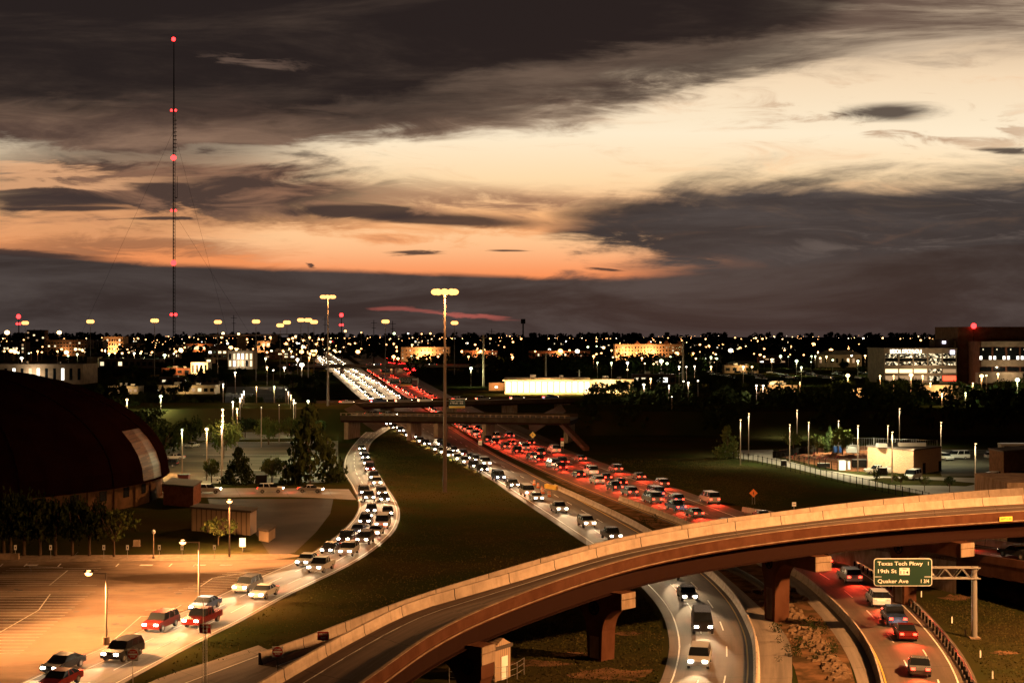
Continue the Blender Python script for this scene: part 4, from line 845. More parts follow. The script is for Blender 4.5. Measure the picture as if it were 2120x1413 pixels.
bldg(1984, 2026, 801, 826, 10, 'tan', 'smaller tan warehouse bay to the right of the lamp lit one', 0, 0, glow=6e3, gc='g')
# office building
b = P(1905, 793); d = b.y
of = thing('office_building', 'four storey office building with bright glass bays and a lit roof sign', 'office building', D(1905, 793, d)); of.location.z = 0
X0 = lambda px: (px - 1905) * d / F; Z0 = lambda py: (793 - py) * d / F + 0
MB().box(X0(1830), X0(1981), 0, 40, 0, Z0(723), BMm['pale']).build('walls', of); MB().box(X0(1829), X0(1982), -.3, 40.3, Z0(723), Z0(720), BMm['pale'], ROOFM).build('roof', of)
glit = bpy.data.materials.new('glittering_glass'); glit.use_nodes = True; q = NT(glit.node_tree); q.n.clear(); tcn = q.node('ShaderNodeTexCoord')
vo = q.node('ShaderNodeTexVoronoi'); vo.inputs['Scale'].default_value = 1.1; q.l.new(tcn.outputs['Object'], vo.inputs['Vector']); em_ = q.node('ShaderNodeEmission'); q.put(em_.inputs[0], (1, .78, .45, 1))
sp2 = q.node('ShaderNodeSeparateColor'); q.l.new(vo.outputs['Color'], sp2.inputs[0]); q.put(em_.inputs[1], q.m('MULTIPLY', q.m('POWER', sp2.outputs[0], 5), 2.6)); oo = q.node('ShaderNodeOutputMaterial'); q.l.new(em_.outputs[0], oo.inputs[0]); glit.cycles.emission_sampling = 'NONE'
for j, (xa, xb) in enumerate(((1833, 1859), (1862, 1889), (1892, 1919), (1922, 1949), (1952, 1979))):
    for k_, (ya, yb_) in enumerate(((731, 741), (741, 748), (748, 756), (763, 772), (777, 788))):
        mm = (glit, GLASS, glit, WARM[0], WARM[2])[k_] if not (j == 4 and k_ > 2) else (WARM[2], emit('red_shop_sign', (1, .05, .02), 5))[k_ - 3]
        if j == 3: mm = glit
        MB().box(X0(xa), X0(xb), -.15, .05, Z0(yb_) + .15, Z0(ya) - .15, mm).build('window', of)
me = text_mesh('MEDICAL OFFICE PLAZA II', 3.4, emit('sign_letters', (1, .85, .6), 4), (1908 - 1843) * d / F); o = link('roof_sign', me, of, (X0(1875), -.4, Z0(727.5))); o.rotation_euler = (math.radians(90), 0, 0)
MB().box(X0(1967), X0(1976), -.5, -.2, Z0(733), Z0(725), emit('logo_white', (.85, .8, 1), 4)).build('lit_logo', of)
wg = thing('office_wing', 'unlit connecting wing right of the bright office bays', 'building', D(2008, 790, d + 10)); wg.location.z = 0
MB().box(X0(1982) - X0(2008), X0(2034) - X0(2008), 0, 30, 0, Z0(724), BMm['tan']).build('walls', wg)
for j in range(5):
    for k_ in range(4): xa = X0(1984 + j * 10) - X0(2008); MB().box(xa, xa + 2.2, -.1, .05, Z0(778 - k_ * 15), Z0(769 - k_ * 15), GLASS if (j + k_) % 4 else WARM[2]).build('window', wg)
me = text_mesh('THE SUITES', 3.2, MATS['sign_letters'], 9.2); o = link('roof_sign', me, wg, (X0(1998) - X0(2008), -.4, Z0(711))); o.rotation_euler = (math.radians(90), 0, 0)
MB().box(X0(1975) - X0(2008), X0(2022) - X0(2008), 2, 20, Z0(724) + .01, Z0(705), BMm['tan']).build('penthouse', wg)
MB().box(X0(1950) - X0(2008), X0(1957) - X0(2008), -.5, 0, Z0(711), Z0(706), MATS['logo_white']).box(X0(1935) - X0(2008), X0(1974) - X0(2008), .1, 12, Z0(722), Z0(702), BMm['dark']).build('lit_panel', wg)
hs = thing('hospital_block', 'tall dark red building with a flat top and a red beacon at the right edge', 'building', D(2080, 795, d - 14)); hs.location.z = 0
X1 = lambda px: (px - 2080) * d / F
MB().box(X1(2008), X1(2300), 22, 70, 0, Z0(676), BMm['brick']).build('tower', hs); MB().box(X1(2028), X1(2300), 0, 22.5, 0, Z0(706), BMm['brick']).build('walls', hs)
for k_, (ya, yb_) in enumerate(((706, 717), (744, 757), (768, 773))): MB().box(X1(2032), X1(2300), -.25, .05, Z0(yb_), Z0(ya), BMm['pale']).build('pale_band', hs)
for j in range(4):
    xa = 2029 + j * 28; MB().box(X1(xa), X1(xa + 24), -.12, .05, Z0(743), Z0(718), GLASS).build('window', hs); MB().box(X1(xa), X1(xa + 24), -.12, .05, Z0(767), Z0(758), GLASS).build('window', hs)
    for q_ in (1, 20): MB().box(X1(xa + q_ - 1), X1(xa + q_ + 4), -.2, -.13, Z0(743), Z0(736), WARM[3]).build('lit_window', hs)
    MB().box(X1(xa + 6), X1(xa + 8), -.2, -.13, Z0(724), Z0(721), WARM[1]).build('lit_window', hs)
MB().box(X1(2020), X1(2110), -6, -.3, Z0(790), Z0(768) - .3, BMm['pale']).build('porch', hs)
MB().ball((X1(2040), 21, Z0(675) + .2), 1.7, LM['r'], 8, 5).tube((X1(2040), 21, Z0(706)), (X1(2040), 21, Z0(675)), .15, .15, DARK, 5).build('beacon', hs)
plight(hs, (0, -14, 10), (1, .75, .45), 7000, .5); plight(of, (0, -14, 9), (1, .7, .4), 8000, .5)
# near right brick building
def foot(name, label, pts, h, wallm, cat='building', roofm=None, over=.25, parapet=0.0):
    c = P(*pts[1]); root = thing(name, label, cat, c); a_, b_, e_ = [P(*p) - c for p in pts]; f_ = a_ + e_ - b_; q4 = [a_, b_, e_, f_]
    mb = MB(); mb.prism(q4, (0, 0, h), wallm); mb.build('walls', root)
    ctr = (a_ + e_) / 2; q5 = [ctr + (v - ctr) * (1 + over / max(1, (v - ctr).length)) + Vector((0, 0, h + .002)) for v in q4]; mb = MB(); mb.prism(q5, (0, 0, .3), roofm or ROOFM); mb.build('roof', root)
    return root, a_, b_, e_
BRK = bpy.data.materials.new('pale_brick'); BRK.use_nodes = True; q = NT(BRK.node_tree); bk_ = q.node('ShaderNodeTexBrick'); tcn = q.node('ShaderNodeTexCoord'); mp = q.node('ShaderNodeMapping'); mp.inputs['Rotation'].default_value = (math.radians(90), 0, 0); q.l.new(tcn.outputs['Object'], mp.inputs[0]); q.l.new(mp.outputs[0], bk_.inputs[0])
bk_.inputs['Scale'].default_value = 2; bk_.inputs['Color1'].default_value = (.36, .2, .1, 1); bk_.inputs['Color2'].default_value = (.24, .13, .07, 1); bk_.inputs['Mortar'].default_value = (.4, .32, .24, 1); q.l.new(bk_.outputs[0], q.n['Principled BSDF'].inputs['Base Color'])
r_, a_, b_, e_ = foot('brick_building', 'low pale brick building lit on its left wall in the yard at right', [(1796, 972), (1891, 982), (1948, 974)], 5.1, BRK)
u = (e_ - b_).normalized(); nrm = Vector((u.y, -u.x, 0)) * .06
for s0 in (4, 11): mb = MB(); p0 = b_ + u * s0; mb.prism([p0 + nrm, p0 + u * 1.2 + nrm, p0 + u * 1.2 + nrm + Vector((0, 0, 2.2)), p0 + nrm + Vector((0, 0, 2.2))], -nrm * .8, DARK); mb.build('door', r_)
MB().box(-1, 5, 8, 9, 5.3, 6.2, GALV).build('roof_unit', r_); MB().box(-6, -4, 6, 8, 5.3, 6.1, GALV).build('roof_unit', r_)
wl_ = (a_ + b_) / 2; plight(r_, (wl_.x - 4, wl_.y - 7, 6.5), (1, .74, .38), 3500, .3); plight(r_, (wl_.x + 3, wl_.y - 6, 6), (1, .74, .38), 1500, .3)
foot('brick_building', 'dark brick building cut by the right edge beyond the vans', [(2048, 985), (2078, 992), (2200, 980)], 5.6, mat('dark_brick', (.12, .06, .035), .9, nscale=1.5, namt=.6))
# corrugated shed below the flyover
CORR = bpy.data.materials.new('corrugated_metal'); CORR.use_nodes = True; q = NT(CORR.node_tree); tcn = q.node('ShaderNodeTexCoord'); sx_ = q.node('ShaderNodeSeparateXYZ'); q.l.new(tcn.outputs['Object'], sx_.inputs[0])
w_ = q.m('SINE', q.m('MULTIPLY', q.m('ADD', sx_.outputs[0], sx_.outputs[1]), 16)); q.put(q.n['Principled BSDF'].inputs['Base Color'], q.mix(q.sm(w_, .5, .95), (.36, .25, .16, 1), (.14, .09, .06, 1))); q.n['Principled BSDF'].inputs['Roughness'].default_value = .6
r_, a_, b_, e_ = foot('metal_shed', 'small corrugated metal shed with a pale door below the flyover', [(952, 1397), (1024, 1411), (1057, 1400)], 2.7, CORR, 'shed', over=.2)
u = (e_ - b_).normalized(); nrm = Vector((u.y, -u.x, 0)) * .05; L_ = (e_ - b_).length
mb = MB(); p0 = b_ + u * L_ * .4; mb.prism([p0 + nrm, p0 + u * .95 + nrm, p0 + u * .95 + nrm + Vector((0, 0, 2)), p0 + nrm + Vector((0, 0, 2))], -nrm * .8, SWHITE); mb.build('door', r_)
mb = MB(); p0 = b_ + nrm; mb.prism([b_ + nrm + Vector((0, 0, 2.98)), e_ + nrm + Vector((0, 0, 2.98)), (b_ + e_) / 2 + nrm + Vector((0, 0, 3.6))], (a_ - b_), CORR); mb.build('gable_roof', r_)
u2 = (a_ - b_).normalized(); n2 = Vector((-u2.y, u2.x, 0)) * .05; p0 = b_ + u2 * 2.2; mb = MB(); mb.prism([p0 + n2, p0 + u2 * .9 + n2, p0 + u2 * .9 + n2 + Vector((0, 0, 1.8)), p0 + n2 + Vector((0, 0, 1.8))], -n2 * .8, SWHITE); mb.build('panel', r_)
fe = thing('chain_fence', 'low wire fence with thin posts in front of the corrugated shed', 'fence', P(980, 1413))
fp = [P(930, 1413), P(1000, 1420), P(1060, 1412), P(1085, 1395)]; fp = resample([p - fe.location for p in fp], step=1.6)
for p in fp: MB().tube(p, p + Vector((0, 0, 1.5)), .035, .035, GALV, 5).build('post', fe)
mb = MB(); [mb.tube(fp[i] + Vector((0, 0, zq)), fp[i + 1] + Vector((0, 0, zq)), .018, .018, GALV, 4) for i in range(len(fp) - 1) for zq in (.5, 1.0, 1.45)]; mb.build('wire', fe)
# annex and corrugated wall beside the coliseum
foot('brick_annex', 'dark brick annex with a flat roof right of the coliseum dome', [(338, 1044), (400, 1050), (416, 1036)], 3.4, mat('annex_brick', (.16, .06, .035), .9, nscale=1.2, namt=.6))
foot('corrugated_hall', 'long corrugated metal hall behind the orange lamp', [(396, 1098), (518, 1108), (531, 1100)], 3.4, CORR)
foot('small_outbuilding', 'little tan outbuilding with a pitched top beside the overflow lot', [(536, 1118), (556, 1122), (570, 1112)], 1.5, BMm['tan'])
# ================================================================== COLISEUM
cl_ = thing('coliseum', 'huge dark domed coliseum rising at the left edge', 'coliseum', (-111.5, 262, 0))
R_ = 47; ZE = 4.3; ZT = 24.2
MB_ = MB(); seg = 64
DOME = mat('dome_metal', (.0065, .0020, .0016), .8, 0, nscale=.25, ncol=(.004, .001, .001), namt=.8, spec=.1); PAN = bpy.data.materials.new('dome_bare_lit_panels'); PAN.use_nodes = True; q = NT(PAN.node_tree); b_ = q.n['Principled BSDF']; b_.inputs['Metallic'].default_value = .4; b_.inputs['Roughness'].default_value = .5
tcn = q.node('ShaderNodeTexCoord'); bk2 = q.node('ShaderNodeTexBrick'); mp = q.node('ShaderNodeMapping'); mp.inputs['Rotation'].default_value = (math.radians(90), 0, math.radians(20)); q.l.new(tcn.outputs['Object'], mp.inputs[0]); q.l.new(mp.outputs[0], bk2.inputs[0]); bk2.inputs['Scale'].default_value = .8
bk2.inputs['Color1'].default_value = (.14, .07, .035, 1); bk2.inputs['Color2'].default_value = (.05, .025, .015, 1); bk2.inputs['Mortar'].default_value = (.06, .03, .02, 1); bk2.inputs['Mortar Size'].default_value = .015; q.l.new(bk2.outputs[0], b_.inputs['Base Color'])
rings = 14
def dome_pt(a0, j, r_off=0):
    ph = math.pi / 2 * j / rings; return ((R_ + 1.2 + r_off) * math.cos(ph) ** .85 * math.cos(a0), (R_ + 1.2 + r_off) * math.cos(ph) ** .85 * math.sin(a0), ZE + (ZT - ZE + r_off) * math.sin(ph))
dome = MB(); pan = MB()
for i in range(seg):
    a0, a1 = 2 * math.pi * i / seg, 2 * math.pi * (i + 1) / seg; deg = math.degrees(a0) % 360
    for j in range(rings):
        tgt = pan if deg >= 348 and j < 4 else dome  # pale bare panels stop low, painting in the part lamplight reaches
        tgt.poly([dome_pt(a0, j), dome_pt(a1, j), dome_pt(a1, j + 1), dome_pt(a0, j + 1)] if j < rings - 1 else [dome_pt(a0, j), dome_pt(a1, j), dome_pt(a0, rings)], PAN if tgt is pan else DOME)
dome.build('dome_roof', cl_); pan.build('bare_lit_roof_panels', cl_)
for i in range(0, seg, 4):
    a0 = 2 * math.pi * i / seg; mb = MB()
    for j in range(rings - 1): mb.tube(dome_pt(a0, j, .05), dome_pt(a0, j + 1, .05), .14, .14, DOME, 4, False)
    mb.build('roof_rib', cl_)
wm = MB(); wl2 = mat('coliseum_wall', (.10, .055, .03), .9, nscale=.5, ncol=(.05, .03, .018), namt=.8)
for i in range(seg):
    a0, a1 = 2 * math.pi * i / seg, 2 * math.pi * (i + 1) / seg
    wm.poly([(R_ * math.cos(a0), R_ * math.sin(a0), 0), (R_ * math.cos(a1), R_ * math.sin(a1), 0), (R_ * math.cos(a1), R_ * math.sin(a1), ZE + .3), (R_ * math.cos(a0), R_ * math.sin(a0), ZE + .3)], wl2)
wm.build('drum_wall', cl_)
mb = MB(); pth = [Vector(((R_ + 1.2) * math.cos(2 * math.pi * i / seg), (R_ + 1.2) * math.sin(2 * math.pi * i / seg), ZE - .35)) for i in range(seg + 1)]; sweep(mb, pth, [(-.1, 0), (.15, 0), (.15, .35), (-.1, .35)], DOME); mb.build('eave', cl_)
for k_, a_ in enumerate((-75, -66, -57, -48, -40, -32, -24, -16, -8)):
    a0 = math.radians(a_); u = Vector((-math.sin(a0), math.cos(a0), 0)); nn = Vector((math.cos(a0), math.sin(a0), 0)); p0 = nn * (R_ + .06); mb = MB(); mb.prism([p0 - u * .9 + Vector((0, 0, 1.9)), p0 + u * .9 + Vector((0, 0, 1.9)), p0 + u * .9 + Vector((0, 0, 3.6)), p0 - u * .9 + Vector((0, 0, 3.6))], -nn * .05, WARM[1] if k_ in (1, 2) else GLASS); mb.build('window', cl_)
    mb = MB(); p1 = nn * (R_ + .25); u3 = u * .35; p1 += u * 3; mb.prism([p1 - u3, p1 + u3, p1 + u3 + Vector((0, 0, ZE - .1)), p1 - u3 + Vector((0, 0, ZE - .1))], -nn * .3, wl2); mb.build('pilaster', cl_)
# ================================================================== CROSS STREET BRIDGES
def overpass(name, label, x0, y0, x1, y1, zt, wid, piers, deepm=SLOPE, rail=True, texture=False):
    a = P(x0, y0, zt); b = P(x1, y1, zt); root = thing(name, label, 'bridge', (a.x, a.y, 0)); v = b - a; L_ = v.length; rz = math.atan2(v.y, v.x); root.rotation_euler[2] = rz
    MB().box(0, L_, 0, wid, zt - .4, zt, CONC).build('deck', root)
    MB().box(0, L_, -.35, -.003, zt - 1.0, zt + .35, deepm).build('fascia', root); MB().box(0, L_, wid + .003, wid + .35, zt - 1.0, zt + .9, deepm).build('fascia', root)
    MB().box(0, L_, .4, wid - .4, zt - 1.6, zt - .41, STEEL).build('girders', root)
    if rail:
        mb = MB(); mb.box(0, L_, -.3, -.1, zt + .95, zt + 1.1, CONCR); n_ = int(L_ / 1.6)
        for i in range(n_): mb.box(i * L_ / n_, i * L_ / n_ + .35, -.28, -.12, zt + .352, zt + .949, CONCR)
        mb.build('railing', root)
    for fr in piers:
        MB().box(L_ * fr - .6, L_ * fr + .6, 1, wid - 1, 0, zt - 1.61, CONCR).build('pier_wall', root)
    return root, a, v, L_
o1, va, vv, vL = overpass('overpass_bridge', 'near overpass with a slatted brown railing crossing the freeway', 705, 862, 1180, 868, 6.5, 13, (.02, .3, .42, .63, .98))
o2, va2, vv2, vL2 = overpass('overpass_bridge', 'far overpass carrying headlights across the freeway', 680, 838, 1190, 826, 6.3, 12, (.02, .25, .5, .75, .98), rail=False)
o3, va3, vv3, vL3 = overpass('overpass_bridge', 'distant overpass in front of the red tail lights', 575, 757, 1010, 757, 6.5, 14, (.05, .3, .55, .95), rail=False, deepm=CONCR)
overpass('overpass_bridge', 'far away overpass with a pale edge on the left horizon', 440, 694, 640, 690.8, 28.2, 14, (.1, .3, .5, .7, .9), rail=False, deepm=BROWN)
# embankments of the cross street
em = MB()
def hump(x0, y0, x1, y1, dirx):
    a, b = P(x0, y0), P(x1, y1); w0 = 18
    z_ = 6.4; xa, ya = a.x, a.y; ext = 140 * dirx; sl = 11 * -dirx
    n_ = len(em.v); em.v += [(xa + sl, ya - 11, -.05), (xa + sl, ya + 60, -.05), (xa, ya, z_), (xa, ya + 42, z_), (xa + ext, ya, z_), (xa + ext, ya + 42, z_), (xa + ext, ya - 12, -.05), (xa + ext, ya + 60, -.05)]
    em.face([n_, n_ + 1, n_ + 3, n_ + 2], SLOPE); em.face([n_ + 2, n_ + 3, n_ + 5, n_ + 4], GRASS); em.face([n_, n_ + 2, n_ + 4, n_ + 6], GRASS); em.face([n_ + 1, n_ + 7, n_ + 5, n_ + 3], GRASS)
hump(1172, 895, 0, 700, 1)
hump(712, 889, 0, 700, -1)
tag(em.build('embankment'), kind='structure')
# concrete slope paving by the bridge at right
sp3 = MB(); sp3.poly([P(1035, 880), P(1145, 925), P(1160, 922), P(1060, 876)], SLOPE); sp3.v = [(x, y, z + .4) for x, y, z in sp3.v]; o = sp3.build('slope_paving'); tag(o, kind='structure')
wgm = MB(); p0, p1 = P(1155, 868, 6), P(1215, 930, .3); wgm.tube(p0, p1, .9, .9, BROWN, 4); tag(wgm.build('wing_wall'), 'sloping brown wing wall running down the embankment right of the near overpass', 'wing wall')
# overhead signs
def over_sign(x, y, w, h, d, label, rows, yel=True):
    c = D(x, y, d); u = d / F; root = thing('guide_sign', label, 'sign', c); MB().box(-w * u / 2, w * u / 2, -.05, .05, -h * u / 2, h * u / 2, SGREEN).build('panel', root)
    for k_, s in enumerate(rows): lettering(root, s, h * u * .3, SWHITE, 0, h * u * (.22 - k_ * .32), -.07, w * u * .8)
    MB().box(-w * u * .5 - .08, w * u * .5 + .08, -.03, .06, -h * u * .5 - .08, -h * u * .5, SWHITE).box(-w * u * .5 - .08, w * u * .5 + .08, -.03, .06, h * u * .5, h * u * .5 + .08, SWHITE).build('border', root)
    if yel: MB().box(-w * u / 2, w * u / 2, -.05, .05, -h * u * .5 - h * u * .3, -h * u * .5 - .1, SYELLOW).build('exit_panel', root)
    MB().tube((-w * u * .3, .2, -h * u * .7), (-w * u * .3, .2, h * u * .5), .08, .08, GALV, 5).tube((w * u * .3, .2, -h * u * .7), (w * u * .3, .2, h * u * .5), .08, .08, GALV, 5).build('bracket', root)
    return root
over_sign(946, 833, 33, 14, 458, 'green exit sign with a yellow strip fixed on the overpass behind the high mast pole', ['Texas Tech Pkwy', '19th St'])
over_sign(798, 767, 17, 8, 1060, 'small distant green exit sign on the distant overpass', ['19th St'])
g_ = over_sign(818, 789, 18, 9, 820, 'left of two green signs on the gantry beyond the overpass', ['Quaker Ave'], False)
over_sign(841, 788, 24, 13, 820, 'right of two green signs on the gantry beyond the overpass', ['Marsha Sharp', 'Fwy'])
c = D(865, 785, 822); gq = thing('sign_gantry', 'distant overhead gantry carrying two green signs', 'gantry', (c.x, c.y, 0)); MB().tube((0, 0, 0), (0, 0, c.z + 1), .4, .4, GALV, 8).build('post', gq); MB().box(-17, 0, -.3, .3, c.z - .5, c.z + .6, GALV).build('truss', gq)
# ================================================================== VEHICLES
PAINT = {n: mat('car_paint_' + n, c, .25, .2) for n, c in (('white', (.75, .74, .70)), ('silver', (.45, .45, .44)), ('black', (.02, .02, .022)), ('red', (.14, .012, .010)), ('blue', (.04, .07, .16)), ('grey', (.14, .14, .14)))}
SHAPE = {  # side profiles: body outline and glasshouse (x along, front = -x)
    'sedan': (4.7, 1.8, [(-2.3, .35), (-2.35, .62), (-2.2, .78), (-1.1, .92), (1.5, .98), (2.2, .92), (2.35, .7), (2.3, .35)], [(-1.15, .93), (-.45, 1.38), (.75, 1.42), (1.65, .98)]),
    'suv': (4.8, 1.9, [(-2.35, .4), (-2.4, .8), (-2.2, .98), (-1.2, 1.08), (2.3, 1.12), (2.4, .8), (2.35, .4)], [(-1.25, 1.08), (-.6, 1.72), (2.0, 1.74), (2.3, 1.12)]),
    'van': (5.5, 2.0, [(-2.7, .42), (-2.75, .85), (-2.5, 1.05), (-1.9, 1.2), (2.7, 1.25), (2.75, .8), (2.7, .42)], [(-1.95, 1.2), (-1.2, 2.05), (2.5, 2.1), (2.7, 1.25)]),
    'pickup': (5.6, 1.95, [(-2.75, .45), (-2.8, .85), (-2.6, 1.02), (-1.3, 1.1), (2.7, 1.08), (2.8, .8), (2.75, .45)], [(-1.35, 1.1), (-.7, 1.78), (.7, 1.8), (.95, 1.09)])}
VM = {}
def vmesh(kind, paint):
    if (kind, paint) in VM: return VM[kind, paint]
    L_, w_, body, gl = SHAPE[kind]; pm_ = PAINT[paint]; h_ = w_ / 2; parts = []
    mb = MB(); mb.prism([(x, -h_, z) for x, z in body], (0, 2 * h_, 0), pm_); 
    r = [(x * 1, z) for x, z in gl]
    # glasshouse tapering inwards: roof plus glazed sides
    n0 = len(mb.v); inn = .16
    bot = [gl[0], gl[-1]]; topp = gl[1:-1]
    a0, a1, t0, t1 = gl[0], gl[-1], gl[1], gl[2]
    V = lambda p, y: (p[0], y, p[1])
    mb.poly([V(t0, -h_ + inn), V(t1, -h_ + inn), V(t1, h_ - inn), V(t0, h_ - inn)], pm_)
    gb = MB(); e_ = .03
    gb.poly([V(a0, -h_ + e_), V(a0, h_ - e_), V(t0, h_ - inn), V(t0, -h_ + inn)], GLASS)
    (gb if kind != 'van' else gb).poly([V(a1, -h_ + e_), V(t1, -h_ + inn), V(t1, h_ - inn), V(a1, h_ - e_)], GLASS)
    for s_ in (-1, 1): gb.poly([V(a0, s_ * (h_ - e_)), V(a1, s_ * (h_ - e_)), V(t1, s_ * (h_ - inn)), V(t0, s_ * (h_ - inn))], GLASS if kind != 'van' or paint != 'white' else GLASS)
    # pillars
    for s_ in (-1, 1):
        for fr in (.36, .7):
            xb_ = a0[0] + (a1[0] - a0[0]) * fr; xt_ = t0[0] + (t1[0] - t0[0]) * fr; yb_ = s_ * (h_ - e_ + .012); yt_ = s_ * (h_ - inn + .012)
            mb.poly([(xb_ - .06, yb_, a0[1]), (xb_ + .06, yb_, a0[1]), (xt_ + .06, yt_, t0[1]), (xt_ - .06, yt_, t0[1])], pm_)
    wh = MB().tube((0, -.12, 0), (0, .12, 0), .34, .34, BLACK, 14).mesh('wheel'); rim = MB().tube((0, -.13, 0), (0, .13, 0), .2, .2, GALV, 10).mesh('rim')
    hl = MB().box(-.04, .04, -.2, .2, -.1, .1, HEAD).mesh('headlight'); hl0 = MB().box(-.04, .04, -.18, .18, -.08, .08, SWHITE).mesh('headlight')
    tl = MB().box(-.04, .04, -.17, .17, -.1, .1, TAIL).mesh('tail_light'); tl0 = MB().box(-.04, .04, -.15, .15, -.1, .1, SRED).mesh('tail_light')
    VM[kind, paint] = (mb.mesh('body'), gb.mesh('windows'), wh, rim, hl, hl0, tl, tl0, L_, h_, body); return VM[kind, paint]
def vehicle(kind, paint, loc, rz, label, group=None, lit=True, name=None, far=False, cat=None):
    bm_, gm_, wh, rim, hl, hl0, tl, tl0, L_, h_, body = vmesh(kind, paint)
    root = thing(name or {'sedan': 'car', 'suv': 'suv', 'van': 'van', 'pickup': 'pickup_truck'}[kind], label, cat or {'sedan': 'car', 'suv': 'car', 'van': 'van', 'pickup': 'pickup truck'}[kind], loc, rz, group)
    link('body', bm_, root); link('windows', gm_, root)
    if not far:
        for x in (-L_ * .31, L_ * .30):
            for s_ in (-1, 1): w_ = link('wheel', wh, root, (x, s_ * (h_ - .1), .34)); link('rim', rim, w_)
    for s_ in (-1, 1):
        link('headlight', hl if lit else hl0, root, (body[1][0] + .0, s_ * (h_ - .32), body[1][1] + .02)); link('tail_light', tl if lit else tl0, root, (body[-2][0] + .0, s_ * (h_ - .28), body[-2][1] + .1))
    return root
# flows of traffic: front of a car is -x
SPOTL = {}
def flow_light(kind, power):
    if (kind, power) not in SPOTL:
        l = bpy.data.lights.new(kind, 'SPOT'); l.energy = power; l.shadow_soft_size = .25
        l.color = (1, .68, .36) if kind == 'headlight_beam' else (1, .05, .02); l.spot_size = math.radians(46 if kind == 'headlight_beam' else 120); l.spot_blend = .8
        SPOTL[kind, power] = l
    return SPOTL[kind, power]
RV = random.Random(11); NCAR = [0]
def flow(path, toward, gap, lane, group, power, off=0.0, tail_power=600, far=False, start=3.0, skip=0.0, z=.04, label_from='near end'):
    """cars along a lane; toward=True when they drive along the path's direction"""
    pts = resample(spline([Vector(p) for p in path], 2), step=.5); pts = offset(pts, off) if off else pts
    L_ = len(pts) * .5; s_ = start; i = 0; spots = []
    while s_ < L_ - 3:
        if RV.random() >= skip: spots.append(s_)
        s_ += gap * RV.uniform(.65, 1.7) * max(1, pts[min(int(s_ * 2), len(pts) - 1)].y / 480) ** 1.35
    spots.sort(key=lambda s: pts[int(s * 2)].y)
    for i, s in enumerate(spots):
        k = int(s * 2); p = pts[k]; q_ = pts[min(k + 3, len(pts) - 1)] - pts[max(k - 3, 0)]; a = math.atan2(q_.y, q_.x); rz = a + math.pi if toward else a
        kind = RV.choice(['sedan', 'sedan', 'suv', 'suv', 'pickup', 'van' if not far else 'suv']); paint = RV.choice(['white', 'silver', 'grey', 'black', 'red', 'blue', 'grey', 'black'])
        kn = {'sedan': 'sedan', 'suv': 'off roader', 'pickup': 'pickup truck', 'van': 'van'}[kind]
        r = vehicle(kind, paint, p + Vector((0, 0, z)), rz, f'{paint} {kn}, {nth(i)} vehicle from the near end of {lane}', group, far=far); NCAR[0] += 1
        if power:
            o = bpy.data.objects.new('headlight_beam', flow_light('headlight_beam', power * max(.2, min(1.5, round((p.y / 270) ** 1.6, 1))))); C.objects.link(o); o.parent = r; o.location = (-2.9, 0, .9); o.rotation_euler = (0, math.radians(74), 0); 
        if tail_power:
            o = bpy.data.objects.new('tail_glow', flow_light('tail_glow', tail_power * max(.3, min(1.2, round(p.y / 300, 1))))); C.objects.link(o); o.parent = r; o.location = (2.9, 0, .9); o.rotation_euler = (0, math.radians(-45), 0)
G1 = 'cars queueing on the frontage road'; G2 = 'cars on the westbound lanes'; G3 = 'cars on the eastbound lanes'
F1 = [P(*p) for p in ((748, 930), (762, 968), (788, 1022), (803, 1062), (790, 1095), (750, 1128), (690, 1168), (600, 1211), (400, 1300), (230, 1372), (60, 1450))]
F2 = [P(*p) for p in ((752, 1022), (768, 1045), (766, 1070), (742, 1103), (700, 1134), (610, 1180), (450, 1250), (300, 1315), (150, 1378), (20, 1430))]
flow(F1, True, 12, "the outer frontage lane", G1, 52000)
flow(F2, True, 12, "the inner frontage lane", G1, 52000, start=2)
flow([P(300, 1022), P(500, 1020), P(640, 1019), P(742, 1022)], True, 9, "the side street", 'cars on the side street', 1500, skip=.2)
B1 = [P(*p) for p in ((800, 880), (860, 912), (920, 942), (1000, 978), (1100, 1030), (1200, 1082), (1290, 1130), (1372, 1186), (1428, 1246), (1455, 1310), (1450, 1370), (1420, 1440))]
flow(B1, True, 11, 'the busy westbound lane', G2, 52000)
flow([P(*p) for p in ((905, 922), (960, 945), (1030, 976))], True, 8, "the inner westbound lane", G2, 52000)
C1 = [P(*p) for p in ((942, 880), (1000, 910), (1100, 950), (1200, 988), (1300, 1024), (1400, 1056), (1500, 1090), (1620, 1130), (1715, 1176), (1795, 1230), (1860, 1300), (1895, 1360), (1912, 1440))]
flow(C1, False, 10, 'the left busy eastbound lane', G3, 900, tail_power=5500)
flow(C1[:6], False, 15, 'the right busy eastbound lane', G3, 900, off=-3.7, tail_power=5500)
C2 = [P(*p) for p in ((1050, 905), (1150, 938), (1270, 975), (1400, 1018), (1530, 1060))]
flow(C2, False, 17, 'the outermost eastbound lane', G3, 600, tail_power=4500)
Dm = [p.lerp(q_, .5) for p, q_ in zip(dA, dB)]
flow(Dm[2:], False, 10, 'the exit ramp at right', 'cars on the exit ramp', 900, tail_power=4000)
